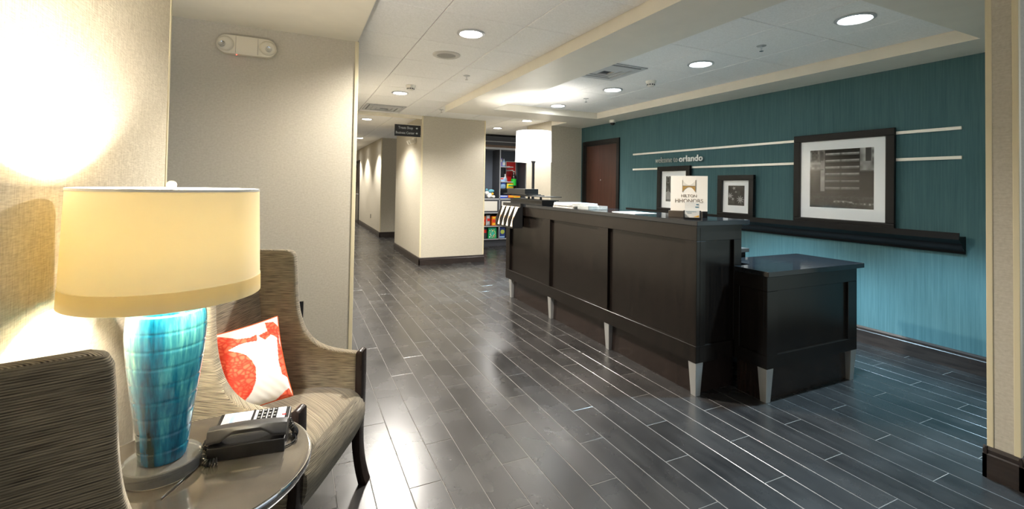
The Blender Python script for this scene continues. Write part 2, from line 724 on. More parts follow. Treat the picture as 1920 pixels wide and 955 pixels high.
tile_grid(ceil_lobby, [2.492, 3.085, 3.685, 4.268], [1.49, 2.15, 2.80, 3.45, 4.09, 4.74, 5.39, 5.98], ZC)

sof = MB()
sof.box(1.966, 2.49, -2.5, 6.57, ZS, ZC + 0.009)
sof.box(2.49, 4.27, -2.5, 1.49, ZS, ZC + 0.009)
sof.box(2.49, 4.27, 5.98, 6.57, ZS, ZC + 0.009)
sof.box(4.27, XT, -2.5, 7.08, ZS, ZC + 0.009)
sof.box(4.08, 4.27, 6.57, 7.08, ZS, ZC + 0.009)
struct('ceiling_soffit', sof, M_SOFFIT)
struct('ceiling_alcove', MB().box(-1.5, 0.39, -2.5, 3.6, ZA, ZC + 0.009), M_PAINT)
struct('ceiling_header', MB().box(0.397, 1.92, 7.75, 7.83, 2.50, ZC + 0.009), M_PAINT)

# walls
struct('wall_left', MB().box(XW - 0.13, XW, -2.5, 2.654, 0, ZA), M_WALLTEX)
struct('wall_behind', MB().box(XW, 0.39, -0.75, -0.65, 0, ZA), M_WALL)
struct('wall_nook', MB().box(-1.6, -1.5, 2.5, 3.72, 0, ZA), M_WALL)
struct('wall_alcove', MB().box(-1.5, 0.395, 3.6, 3.72, 0, ZC), M_WALL)
struct('wall_lobby', MB().box(0.28, 0.395, 3.72, 18.0, 0, ZC), M_WALL)
struct('wall_teal', MB().box(XT, XT + 0.1, 0.945, 7.08, 0, ZC), M_TEAL)
struct('wall_back', MB().box(4.08, XT + 0.1, 7.08, 8.04, 0, ZC), M_WALL)
struct('wall_pillar', MB().box(1.92, 3.085, 7.75, 9.96, 0, ZC), M_WALL)
struct('wall_hall', MB().box(1.95, 3.085, 12.07, 18.0, 0, ZC), M_WALL)
struct('wall_hall_end', MB().box(0.28, 2.0, 18.0, 18.1, 0, ZC), M_WALL)
struct('wall_shop', MB().box(3.085, 5.6, 10.05, 10.15, 0, ZC), M_WALL)
struct('wall_shop_side', MB().box(5.25, 5.35, 8.04, 10.05, 0, ZC), M_WALL)
struct('wall_right', MB().box(3.085, XT, 0.945, 1.055, 0, ZS), M_WALL)

# corner guards
trims = [(XW - 0.02, XW + 0.004, 2.634, 2.658), (0.372, 0.399, 3.596, 3.62), (3.081, 3.105, 1.035, 1.059), (3.081, 3.105, 0.941, 0.965),
         (1.916, 1.94, 7.746, 7.77), (3.067, 3.089, 7.746, 7.768), (1.946, 1.966, 12.066, 12.086)]
for i, (a, b, c, d) in enumerate(trims):
    z1 = ZA if i == 0 else (2.44 if i == 1 else (ZS if i < 4 else ZC))
    struct('trim_%d' % (i + 1), MB().box(a, b, c, d, 0.135, z1), M_TRIM, bevel=0.003)


# baseboards: board with a bead along the top
def baseboard(name, runs, h=0.125):
    mb = MB()
    for x0, y0, x1, y1, nx, ny in runs:
        L = math.hypot(x1 - x0, y1 - y0)
        ux, uy = (x1 - x0) / L, (y1 - y0) / L
        prof = [(0, 0), (0.016, 0), (0.016, h * 0.74), (0.011, h * 0.78), (0.012, h * 0.90), (0.005, h), (0, h)]
        vv = []
        for t in (0, L):
            for d, z in prof:
                vv.append((x0 + ux * t + nx * d, y0 + uy * t + ny * d, z))
        n = len(prof)
        ff = [list(range(n)), list(range(n, 2 * n))[::-1]] + [(i, i + n, (i + 1) % n + n, (i + 1) % n) for i in range(n)]
        mb.add(vv, ff)
    return struct(name, mb, M_BASEB)


baseboard('baseboard_teal', [(XT, 1.055, XT, 5.96, -1, 0)], 0.15)
baseboard('baseboard_pillar', [(1.92, 7.734, 1.92, 9.96, -1, 0), (1.904, 7.75, 3.101, 7.75, 0, -1)])
baseboard('baseboard_hall', [(1.95, 12.054, 1.95, 16.45, -1, 0), (1.934, 12.07, 3.085, 12.07, 0, -1)], 0.135)
baseboard('baseboard_right', [(3.085, 0.929, 3.085, 1.071, -1, 0), (3.069, 0.945, XT, 0.945, 0, -1), (3.069, 1.055, XT, 1.055, 0, 1)], 0.15)
baseboard('baseboard_back', [(4.08, 7.064, 4.08, 8.04, -1, 0), (4.064, 7.08, XT, 7.08, 0, -1)])
baseboard('baseboard_alcove', [(-1.5, 3.6, 0.395, 3.6, 0, -1)])
baseboard('baseboard_left', [(XW, -2.5, XW, 2.654, 1, 0)])
baseboard('baseboard_lobby', [(0.395, 3.6, 0.395, 18.0, 1, 0)])

# doors
d1 = bpy.data.objects.new('door_1', None)
COL.objects.link(d1)
d1['kind'] = 'structure'
d1['label'] = 'dark framed walnut door in the teal wall'
d1.location = (XT, 0, 0)
fr = MB()
fr.box(-0.022, 0, 6.96, 7.02, 0, 2.19).box(-0.022, 0, 5.97, 6.03, 0, 2.19).box(-0.022, 0, 6.03, 6.96, 2.13, 2.19)
fr.box(-0.014, 0, 6.90, 6.96, 0, 2.13).box(-0.014, 0, 6.03, 6.05, 0, 2.13).box(-0.014, 0, 6.05, 6.90, 2.10, 2.13)
fr.build('door_frame', M_BLACKFRAME, d1, bevel=0.002)
leaf = MB().box(-0.008, -0.001, 6.05, 6.90, 0.005, 2.10).build('door_leaf', M_DOOR, d1)
MB().lathe([(0.014, 0), (0.014, 0.006), (0.008, 0.009), (0, 0.009)], 16, M=Matrix.Translation((-0.008, 6.47, 1.50)) @ Matrix.Rotation(R(-90), 4, 'Y')).build('peephole', M_CHROME, leaf)
MB().tube([(-0.008, 6.10, 1.0), (-0.05, 6.10, 1.0), (-0.05, 6.21, 1.0)], 0.01).build('door_handle', M_STEEL, leaf)

d2 = bpy.data.objects.new('door_2', None)
COL.objects.link(d2)
d2['kind'] = 'structure'
d2['label'] = 'dark wooden door far down the hallway'
d2.location = (1.95, 0, 0)
MB().box(-0.025, 0, 16.45, 16.52, 0, 2.17).box(-0.025, 0, 17.45, 17.52, 0, 2.17).box(-0.025, 0, 16.52, 17.45, 2.10, 2.17).build('door_frame', M_BLACKFRAME, d2)
l2 = MB().box(-0.012, -0.001, 16.52, 17.45, 0.005, 2.10).build('door_leaf', M_DARKWOOD, d2)
MB().tube([(-0.012, 16.62, 1.0), (-0.07, 16.62, 1.0), (-0.07, 16.75, 1.0)], 0.012).build('door_handle', M_STEEL, l2)


# ------------------------------------------------------------------ ceiling fittings
def downlight(label, x, y, z, power, color, lens, group, r=0.085, size=120, blend=0.6):
    t = thing('downlight', label, 'ceiling light', (x, y, z), 0, group)
    MB().lathe([(r, 0), (r + 0.022, -0.002), (r + 0.024, -0.006), (r + 0.004, -0.012), (r - 0.004, -0.004), (r - 0.004, 0)], 32, closed=True).build('trim_ring', M_RING, t, smooth=40)
    MB().lathe([(r - 0.003, -0.001), (r * 0.7, -0.0045), (r * 0.3, -0.006), (0, -0.0062)], 32).build('lens', lens, t, smooth=60)
    spot(t, (0, 0, -0.035), power, color, size, blend, 0.07)
    return t


for x, y, lb in ((1.187, 3.32, 'round recessed downlight in the lobby ceiling between the speaker and the beam'), (1.173, 5.93, 'round recessed downlight in the lobby ceiling beside the square vent')):
    downlight(lb, x, y, ZC, LOBBY_LIGHT, NEUTRAL, M_LENS, 'lobby downlights', 0.085, 155, 0.55)
for y, lb in ((1.81, 'bright downlight in the tray ceiling next to the cream end wall'), (3.12, 'bright downlight in the tray ceiling between the sprinkler and the smoke detector'),
              (4.44, 'bright downlight in the tray ceiling just past the smoke detector'), (5.71, 'bright downlight at the hall end of the tray ceiling')):
    downlight(lb, 3.39, y, ZC, TRAY_LIGHT, COOL, M_LENSC, 'tray ceiling downlights', 0.095, 84, 0.35)
for x, y, lb in ((3.70, 7.30, 'downlight above the white drum lamp, before the snack shop'), (3.67, 8.56, 'downlight in the snack shop ceiling before the shelves')):
    downlight(lb, x, y, ZC, SHOP_LIGHT, (1, 0.97, 0.93), M_LENS, 'snack shop downlights', 0.085, 150, 0.5)
for x, y, lb in ((1.126, 8.65, 'downlight in the hallway ceiling just behind the header'),):
    downlight(lb, x, y, ZC, HALL_LIGHT, (1, 0.95, 0.87), M_LENS, 'hallway downlights', 0.085, 130, 0.5)
for y, lb in ((12.4, 'hallway downlight beside the corner of the second beige wall'), (14.6, 'hallway downlight above the low dark outlet'), (16.4, 'hallway downlight before the dark door')):
    downlight(lb, 1.45, y, ZC, HALL_LIGHT, (1, 0.95, 0.87), M_LENS, 'hallway downlights', 0.085, 110, 0.5)

sp = thing('ceiling_speaker', 'round flush ceiling speaker with a dark round grille in the lobby ceiling', 'speaker', (1.194, 3.98, ZC))
MB().lathe([(0.125, 0), (0.125, -0.004), (0.118, -0.010), (0.085, -0.011), (0.083, -0.006), (0.083, 0)], 40, closed=True).build('bezel', basic('speaker_bezel', lin(196, 192, 184), 0.5), sp, smooth=40)
MB().lathe([(0.083, -0.005), (0.04, -0.010), (0, -0.011)], 40).build('grille', basic('speaker_grille', lin(150, 147, 140), 0.7), sp, smooth=60)


def smoke(label, x, y, z):
    t = thing('smoke_detector', label, 'smoke detector', (x, y, z), 0, 'ceiling smoke detectors')
    MB().lathe([(0.055, 0), (0.055, -0.012), (0.047, -0.03), (0.045, -0.034), (0, -0.034)], 28).build('base', M_WHITE, t, smooth=40)
    MB().lathe([(0.042, -0.034), (0.040, -0.052), (0.030, -0.062), (0, -0.064)], 28).build('sensor_cap', M_WHITE, t, smooth=50)
    mb = MB()
    for k in range(10):
        mb.box(0.0405, 0.0435, -0.007, 0.007, -0.050, -0.037, Matrix.Rotation(k * math.pi / 5, 4, 'Z'))
    mb.build('vent_slots', M_VENTDARK, t)


smoke('white smoke detector on the lobby ceiling above the hallway end', 1.194, 5.42, ZC)
smoke('white smoke detector on the tray ceiling above the desk', 3.48, 3.885, ZC)


def sprinkler(label, x, y, z):
    t = thing('sprinkler', label, 'sprinkler', (x, y, z), 0, 'ceiling sprinklers')
    MB().lathe([(0.036, 0), (0.036, -0.003), (0.02, -0.008), (0, -0.008)], 24).build('escutcheon', M_STEEL, t, smooth=40)
    MB().lathe([(0.008, -0.008), (0.006, -0.04), (0.016, -0.042), (0.016, -0.045), (0, -0.045)], 16).build('head', M_CHROME, t, smooth=40)


sprinkler('chrome sprinkler head beside the long cream beam in the lobby ceiling', 1.62, 4.64, ZC)
sprinkler('small sprinkler head in the tile ceiling before the beige pillar', 2.02, 6.95, ZC)
sprinkler('chrome sprinkler head in the tray ceiling near the cream end wall', 3.39, 2.50, ZC)
sprinkler('sprinkler head in the tray ceiling near the hall end', 3.44, 5.07, ZC)


def diffuser(label, x, y, z, s=0.29):
    t = thing('air_vent', label, 'vent', (x, y, z), 0, 'square ceiling air vents')
    MB().box(-s, s, -s, s, -0.002, 0).build('throat', M_VENTDARK, t)
    for k, (ro, ri) in enumerate(((1.0, 0.86), (0.82, 0.64), (0.60, 0.42), (0.38, 0.22))):
        mb = MB()
        prof = [(s * ro, -0.003), (s * ro, -0.008 - (0.004 if k else 0)), (s * ri, -0.018 if k else -0.004), (s * ri, -0.003)]
        vv = []
        for (r_, zz) in prof:
            vv += [(-r_, -r_, zz), (r_, -r_, zz), (r_, r_, zz), (-r_, r_, zz)]
        ff = []
        for i in range(4):
            j = (i + 1) % 4
            for q in range(4):
                q2 = (q + 1) % 4
                ff.append((i * 4 + q, i * 4 + q2, j * 4 + q2, j * 4 + q))
        mb.add(vv, ff).build('frame' if k == 0 else 'louver', M_VENT, t)


diffuser('square louvred air vent in the lobby ceiling before the hallway header', 1.19, 7.25, ZC)
diffuser('square louvred air vent in the tray ceiling beside the soffit edge', 2.79, 3.77, ZC)

dc = thing('dome_camera', 'small white dome security camera under the soffit by the teal wall', 'camera', (4.55, 5.95, ZS))
MB().lathe([(0.05, 0), (0.052, -0.03), (0.046, -0.045), (0, -0.045)], 28).build('housing', M_WHITE, dc, smooth=40)
MB().lathe([(0.040, -0.045), (0.036, -0.065), (0.022, -0.080), (0, -0.085)], 28).build('dome', M_BLACKPL, dc, smooth=60)

# emergency light on the alcove wall
em = thing('emergency_light', 'cream twin lamp emergency light high on the alcove wall', 'emergency light', (-0.326, 3.6, 2.292))
body = []
hw, hh = 0.178, 0.063
for k in range(0, 13):
    a = R(-90 + k * 15)
    body.append((hw - hh + hh * math.cos(a), hh * math.sin(a)))
for k in range(0, 13):
    a = R(90 + k * 15)
    body.append((-hw + hh + hh * math.cos(a), hh * math.sin(a)))
MB().prism(body, -0.055, 0, 'y').build('housing', M_CREAMPL, em, smooth=40, bevel=0.008)
M_SEAM = basic('seam_gap', lin(150, 140, 120), 0.7)
for xx in (-0.065, 0.065):
    MB().box(xx - 0.001, xx + 0.001, -0.0565, -0.0545, -0.056, 0.056).build('seam', M_SEAM, em)
for s, ax in ((-1, -0.25), (1, 0.35)):
    c = Vector((s * 0.125, -0.052, 0.0))
    h = MB().lathe([(0.052, 0.0), (0.050, 0.006), (0.045, 0.016), (0.034, 0.026), (0.0, 0.030)], 28, M=Matrix.Translation(c) @ Matrix.Rotation(R(90), 4, 'X')).build('lamp_head', M_CREAMPL, em, smooth=60)
    MB().lathe([(0.021, -0.004), (0.021, 0.007), (0.017, 0.008), (0.010, 0.003), (0, 0.001)], 20, M=Matrix.Translation(c + Vector((s * 0.010 - 0.004, -0.030, -0.012))) @ Matrix.Rotation(R(68), 4, 'X') @ Matrix.Rotation(R(s * 18), 4, 'Y')).build('lens', M_CHROME, h, smooth=40)
MB().box(-0.062, -0.057, -0.045, -0.041, -0.067, -0.062).build('indicator_led', emissive('red_led', (1, 0.05, 0.03), 3), em)


def outlet(label, loc, rz, m=M_BLACKPL):
    t = thing('wall_outlet', label, 'outlet', loc, rz)
    MB().box(-0.036, 0.036, -0.006, 0, -0.058, 0.058).build('plate', m, t, bevel=0.003)
    MB().box(-0.017, 0.017, -0.009, -0.006, 0.008, 0.042).box(-0.017, 0.017, -0.009, -0.006, -0.042, -0.008).build('socket', M_SATINBLACK, t, bevel=0.002)


outlet('black outlet plate low on the alcove wall behind the armchair', (0.028, 3.6, 0.475), 0)
outlet('dark outlet plate low on the hallway wall', (1.95, 13.7, 0.44), R(-90))

# blade sign at the pillar corner
sg = thing('hanging_sign', 'black blade sign with two lines of grey lettering and arrows by the pillar', 'sign', (1.92, 7.80, 2.285))
MB().box(-0.455, 0, -0.008, 0.008, -0.098, 0.098).build('panel', basic('sign_black', lin(22, 23, 24), 0.35), sg, bevel=0.002)
MB().box(-0.012, 0, -0.02, 0.02, -0.10, 0.115).box(-0.30, 0, -0.006, 0.006, 0.098, 0.108).build('bracket', M_CREAMPL, sg)
M_SIGNTXT = basic('sign_grey_text', lin(196, 198, 198), 0.5)
for tx, zz, x0, wd in (('Treats Shop', 0.028, -0.395, 0.245), ('Business Center', -0.058, -0.435, 0.315)):
    text_mesh('lettering', tx, 0.058, M_SIGNTXT, sg, (x0, -0.0095, zz), (R(90), 0, 0), 0.001, 0.0, 'LEFT', wd)
    a = MB().prism([(-0.098, zz + 0.010), (-0.082, zz + 0.010), (-0.082, zz - 0.002), (-0.062, zz + 0.018), (-0.082, zz + 0.038), (-0.082, zz + 0.026), (-0.098, zz + 0.026)], -0.0105, -0.0085, 'y')
    a.build('arrow', M_SIGNTXT, sg)
for zz in (0.078, -0.078):
    MB().lathe([(0.005, 0), (0.004, 0.002), (0, 0.002)], 10, M=Matrix.Translation((-0.016, -0.008, zz)) @ Matrix.Rotation(R(90), 4, 'X')).build('screw', M_STEEL, sg)

wl = thing('twin_spot_light', 'small white twin head light on the pillar side under the black sign', 'emergency light', (1.92, 8.25, 2.16))
MB().box(-0.05, 0, -0.09, 0.09, -0.045, 0.045).build('housing', M_WHITE, wl, bevel=0.01)
for s in (-1, 1):
    MB().lathe([(0.0, -0.03), (0.035, -0.03), (0.042, 0.03), (0.036, 0.034), (0.0, 0.028)], 20, M=Matrix.Translation((-0.085, s * 0.09, -0.02)) @ Matrix.Rotation(R(-120), 4, 'Y')).build('lamp_head', M_WHITE, wl, smooth=40)

# ------------------------------------------------------------------ teal wall: rails, lettering, ledge, framed pictures
for z, lb in ((1.893, 'upper champagne metal strip running along the teal wall'), (1.660, 'lower champagne metal strip running along the teal wall')):
    o = MB().box(XT - 0.014, XT, 1.755, 5.64, z - 0.013, z + 0.013).build('wall_rail', M_RAIL, bevel=0.002)
    tag(o, lb, 'metal strip', 'metal strips on the teal wall')

wt = thing('wall_lettering', 'raised metal lettering welcome to orlando between the metal strips', 'lettering', (XT - 0.022, 5.135, 1.742))
text_mesh('word', 'welcome to', 0.115, basic('letter_grey', lin(176, 180, 176), 0.4, 0.3), wt, (0, 0, 0), (R(90), 0, R(-90)), 0.004, 0.0, 'LEFT', 0.43)
text_mesh('word', 'orlando', 0.115, basic('letter_white', lin(232, 234, 232), 0.4, 0.1), wt, (0, -0.455, 0), (R(90), 0, R(-90)), 0.006, 0.0022, 'LEFT', 0.405)
mb = MB()
for k in range(16):
    yy = -0.03 - k * 0.053
    mb.tube([(0.002, yy, 0.03), (0.022, yy, 0.03)], 0.003, 6)
mb.build('standoff', M_STEEL, wt, kind='stuff')

LEDZ = 1.052
lg = thing('picture_ledge', 'long black moulded picture ledge on the teal wall', 'shelf', (XT, 0, 0))
prof = [(0, 0.905), (-0.018, 0.905), (-0.022, 0.925), (-0.055, 0.955), (-0.066, 0.985), (-0.100, 1.012), (-0.112, 1.020), (-0.112, 1.072), (-0.100, 1.072), (-0.100, 1.040), (0, 1.040)]
MB().prism(prof, 1.735, 5.67, 'y').build('moulding', M_BLACKFRAME, lg, smooth=30)
# shelf top is at z = 1.040


def framed(label, y0, y1, z1, fw, mat_w, art, depth=0.028, x0=4.695):
    """picture leaning in the ledge; y0 < y1, art = rgb array"""
    z0 = 1.040
    t = thing('framed_picture', label, 'picture', (x0, (y0 + y1) / 2, z0))
    hw, H = (y1 - y0) / 2, z1 - z0
    lean = math.atan2(0.009, H)
    Mx = Matrix.Rotation(lean, 4, 'Y')
    mb = MB()

    def bar(pa):
        mb.add(*pa)
    for (a0, a1, b0, b1) in ((-hw, hw, 0, fw), (-hw, hw, H - fw, H), (-hw, -hw + fw, fw, H - fw), (hw - fw, hw, fw, H - fw)):
        mb.box(-depth, 0, a0, a1, b0, b1, Mx)
    mb.build('frame', M_BLACKFRAME, t, bevel=0.005)
    lip = MB()
    for (a0, a1, b0, b1) in ((-hw + fw - 0.008, hw - fw + 0.008, fw - 0.008, fw + 0.006), (-hw + fw - 0.008, hw - fw + 0.008, H - fw - 0.006, H - fw + 0.008), (-hw + fw - 0.008, -hw + fw + 0.006, fw, H - fw), (hw - fw - 0.006, hw - fw + 0.008, fw, H - fw)):
        lip.box(-depth + 0.004, -0.004, a0, a1, b0, b1, Mx)
    lip.build('inner_lip', M_SATINBLACK, t)
    MB().box(-0.010, -0.004, -hw + fw - 0.004, hw - fw + 0.004, fw - 0.004, H - fw + 0.004, Mx).build('mat_board', M_MAT, t)
    ml, mr, mt, mbm = mat_w
    # viewer stands at smaller x: picture left is larger y
    ya, yb = hw - fw - ml, -hw + fw + mr
    za, zb = fw + mbm, H - fw - mt
    o_ = Mx @ Vector((-0.0108, ya, za))
    du = Mx @ Vector((-0.0108, yb, za)) - o_
    dv = Mx @ Vector((-0.0108, ya, zb)) - o_
    print_plane('photograph', art, o_, du, dv, M_PRINT, t)
    MB().box(-0.0165, -0.0145, -hw + fw, hw - fw, fw, H - fw, Mx).build('glass', M_PANE, t)


def value_noise(h, w, cells, seed):
    g = np.random.default_rng(seed).random((cells + 2, cells + 2))
    yy = np.linspace(0, cells - 0.001, h)[:, None]
    xx = np.linspace(0, cells - 0.001, w)[None, :]
    yi, xi = yy.astype(int), xx.astype(int)
    fy, fx = yy - yi, xx - xi
    fy, fx = fy * fy * (3 - 2 * fy), fx * fx * (3 - 2 * fx)
    return (g[yi, xi] * (1 - fy) * (1 - fx) + g[yi + 1, xi] * fy * (1 - fx) + g[yi, xi + 1] * (1 - fy) * fx + g[yi + 1, xi + 1] * fy * fx)


def to_rgb(a, tint=(1, 1, 1)):
    a = np.clip(a, 0, 1) ** 2.5 * 0.75
    return np.stack([a * t for t in tint], -1)


def art_stairs(h=96, w=100):
    X, Y = np.meshgrid(np.linspace(0, 1, w), np.linspace(0, 1, h))
    n1, n2 = value_noise(h, w, 14, 1), value_noise(h, w, 40, 2)
    a = 0.16 + 0.14 * n1
    st = (X > 0.26) & (X < 0.79) & (Y < 0.78)
    a = np.where(st, 0.13 + 0.10 * n2 * (Y + 0.2), a)
    for k in range(6):
        yk = 0.075 + k * 0.118
        d = np.abs(Y - yk)
        a = np.where(st & (d < 0.020), 0.86 - 0.03 * k - 0.14 * n2, a)
        a = np.where(st & (Y > yk) & (Y < yk + 0.05), a * 0.7, a)
    a = np.where(st & (X > 0.49) & (X < 0.52), a * 0.75, a)
    left = (X < 0.25)
    a = np.where(left & (Y < 0.34), 0.35 + 0.6 * value_noise(h, w, 22, 3) * (0.6 + 0.4 * Y / 0.34), a)
    a = np.where((X > 0.03) & (X < 0.13) & (Y < 0.17), 0.15 + 0.35 * n2, a)
    a = np.where((X > 0.17) & (X < 0.23) & (Y > 0.03) & (Y < 0.22), 0.30, a)
    a = np.where((X > 0.18) & (X < 0.25) & (Y > 0.18) & (Y < 0.72), 0.78 - 0.2 * n1, a)
    a = np.where((X < 0.18) & (Y > 0.35) & (Y < 0.76), 0.10 + 0.12 * n1, a)
    a = np.where((X < 0.23) & (np.abs(Y - 0.345) < 0.012), 0.5, a)
    right = (X > 0.80)
    a = np.where(right & (Y < 0.36), 0.40 + 0.45 * value_noise(h, w, 16, 4), a)
    a = np.where((X > 0.88) & (X < 0.96) & (Y < 0.22), 0.36, a)
    a = np.where(right & (Y >= 0.36) & (Y < 0.80), 0.10 + 0.1 * n1, a)
    a = np.where(right & (np.abs(Y - 0.37) < 0.012), 0.45, a)
    fl = Y > 0.80
    a = np.where(fl, 0.27 + 0.16 * (n2 - 0.5), a)
    a = np.where(fl & (np.abs(Y - 0.91 - 0.02 * np.sin(X * 9)) < 0.015) & (X > 0.4), 0.55 * n2 + 0.25, a)
    return to_rgb(a, (1, 1, 0.97))


def art_flowers(h=72, w=64):
    X, Y = np.meshgrid(np.linspace(0, 1, w), np.linspace(0, 1, h))
    a = 0.18 + 0.18 * value_noise(h, w, 6, 8)
    for cx, cy, r, npet in ((0.12, 0.52, 0.20, 7), (0.76, 0.70, 0.24, 9), (0.36, 0.13, 0.13, 5), (0.48, 0.32, 0.08, 5), (0.30, 0.68, 0.12, 6)):
        dx, dy = X - cx, (Y - cy) * 1.12
        rr, th = np.hypot(dx, dy), np.arctan2(dy, dx)
        pet = r * (0.62 + 0.38 * np.cos(npet * th + cx * 9))
        a = np.where(rr < pet, 0.88 - 0.4 * rr / r + 0.1 * np.cos(npet * th), a)
        a = np.where(rr < r * 0.14, 0.45, a)
    return to_rgb(a)


def art_garden(h=72, w=64):
    X, Y = np.meshgrid(np.linspace(0, 1, w), np.linspace(0, 1, h))
    n = value_noise(h, w, 7, 12)
    a = 0.26 + 0.26 * n
    a = np.where((X > 0.05) & (X < 0.20) & (Y < 0.28), 0.52 + 0.15 * n, a)
    a = np.where((X > 0.08) & (X < 0.17) & (Y > 0.03) & (Y < 0.24), 0.2, a)
    a = np.where(((X - 0.42) ** 2 + (Y - 0.32) ** 2) < 0.007, 0.82, a)
    a = np.where((np.abs(X - 0.45 + 0.1 * (Y - 0.4)) < 0.13 + 0.12 * (Y - 0.35)) & (Y > 0.40) & (Y < 0.9), 0.18 + 0.3 * n, a)
    a = np.where(((X - 0.14) ** 2 / 0.04 + (Y - 0.82) ** 2 / 0.05) < 1, 0.85 - 0.25 * n, a)
    a = np.where((Y > 0.92), 0.7 - 0.3 * n, a)
    a = np.where((X > 0.62) & (Y < 0.5), 0.34 + 0.4 * value_noise(h, w, 14, 5), a)
    return to_rgb(a)


framed('large black framed photograph of a staircase standing on the black ledge', 2.185, 3.075, 1.94, 0.063, (0.098, 0.10, 0.095, 0.115), art_stairs())
framed('small black framed black and white photograph of pale flowers on the ledge', 3.53, 4.02, 1.548, 0.058, (0.078, 0.075, 0.066, 0.092), art_flowers(), 0.04)
framed('black framed garden photograph on the ledge behind the reward club sign', 4.46, 5.06, 1.685, 0.062, (0.088, 0.088, 0.076, 0.095), art_garden(), 0.04)

# ------------------------------------------------------------------ reception desk
desk = thing('reception_desk', 'long dark wooden reception desk with panelled front and steel legs', 'desk', (2.412, 2.24, 0))
DL, DW = 3.05, 0.43                       # length along y, depth along x
dz0, dz1 = 0.222, 1.132


def panel_face(mb, x_front, thick, spans, y0, y1, z0, z1, zb, zt):
    """rails and stiles of a framed front lying in plane x = x_front; spans = panel openings along y"""
    mb.box(x_front, x_front + thick, y0, y1, z0, zb).box(x_front, x_front + thick, y0, y1, zt, z1)
    e = y0
    for a, b in spans:
        mb.box(x_front, x_front + thick, e, a, zb, zt)
        e = b
    mb.box(x_front, x_front + thick, e, y1, zb, zt)


spans = [(0.10, 0.96), (1.105, 1.95), (2.11, 2.945)]
MB().box(0.032, DW, 0.02, DL, dz0, dz1).build('carcass', M_DESK, desk)
fm = MB()
panel_face(fm, 0.0, 0.032, spans, 0, DL, dz0, dz1, 0.335, 1.030)
fm.build('front_frame', M_DESK, desk, bevel=0.002, seg=1)
for a, b in spans:
    MB().box(0.0275, 0.0335, a - 0.002, b + 0.002, 0.333, 1.032).build('front_panel', M_DESK, desk)
em_ = MB()
em_.box(0.032, DW, 0.0, 0.02, dz0, 0.335).box(0.032, DW, 0.0, 0.02, 1.030, dz1).box(0.032, 0.085, 0, 0.02, 0.335, 1.030).box(0.355, DW, 0, 0.02, 0.335, 1.030)
em_.build('end_frame', M_DESK, desk, bevel=0.002, seg=1)
MB().box(-0.012, DW + 0.068, -0.014, DL + 0.014, dz1, 1.166).build('countertop', M_STONE, desk, bevel=0.004)
MB().box(-0.004, DW, -0.004, DL, dz1 - 0.014, dz1).build('cornice', M_DESK, desk)
MB().box(0.045, DW - 0.02, 0.05, DL - 0.05, 0.0, dz0).build('plinth', M_DARKWOOD, desk)
for y in (0.035, 0.97, 1.95, 2.92):
    MB().frustum((0.036, y), (0.021, 0.021), 0.0, (0.036, y), (0.033, 0.033), dz0).build('leg', M_STEEL, desk, bevel=0.002)

low = thing('low_counter', 'lower dark wooden counter with black stone top at the desk end', 'counter', (2.76, 1.985, 0))
LW, LD = 0.985, 0.245
MB().box(0.02, LW, 0.022, LD, dz0, 0.818).build('carcass', M_DESK, low)
lf = MB()
lf.box(0, LW, 0, 0.024, dz0, 0.308).box(0, LW, 0, 0.024, 0.722, 0.818).box(0, 0.105, 0, 0.024, 0.308, 0.722).box(LW - 0.105, LW, 0, 0.024, 0.308, 0.722)
lf.build('front_frame', M_DESK, low, bevel=0.002, seg=1)
MB().box(0.10, LW - 0.10, 0.018, 0.0235, 0.306, 0.724).build('front_panel', M_DESK, low)
ls = MB()
ls.box(0, 0.02, 0.024, LD, dz0, 0.308).box(0, 0.02, 0.024, LD, 0.722, 0.818).box(0, 0.02, 0.024, 0.07, 0.308, 0.722).box(0, 0.02, 0.205, LD, 0.308, 0.722)
ls.build('side_frame', M_DESK, low, bevel=0.002, seg=1)
lt = MB()
lt.box(-0.014, LW + 0.058, -0.02, LD - 0.004, 0.818, 0.852).box(0.156, LW + 0.058, LD - 0.004, 0.49, 0.818, 0.852)
lt.build('countertop', M_STONE, low, bevel=0.003)
MB().box(0.17, LW, LD, 0.47, dz0, 0.817).build('return_body', M_DESK, low)
MB().box(0.03, LW - 0.03, 0.045, LD, 0, dz0).box(0.55, LW - 0.03, LD, 0.45, 0, dz0).build('plinth', M_DARKWOOD, low)
for x in (0.035, LW - 0.035):
    MB().frustum((x, 0.036), (0.021, 0.021), 0.0, (x, 0.036), (0.033, 0.033), dz0).build('leg', M_STEEL, low, bevel=0.002)

wk = thing('work_counter', 'staff side work counter behind the reception desk, end just showing', 'counter', (2.916, 2.50, 0))
MB().box(0, 0.345, 0, 2.7, 0.885, 0.915).build('worktop', basic('grey_laminate', lin(52, 47, 43), 0.45), wk, bevel=0.003)
MB().box(0.01, 0.325, 0.02, 2.68, 0.0, 0.885).build('cabinet', M_DARKWOOD, wk)

# things on the desk ------------------------------------------------
TOP = 1.166
sgn = thing('counter_sign', 'square cream counter sign with gold arch emblem and lettering on wooden base', 'sign', (2.63, 2.52, TOP), R(-47))
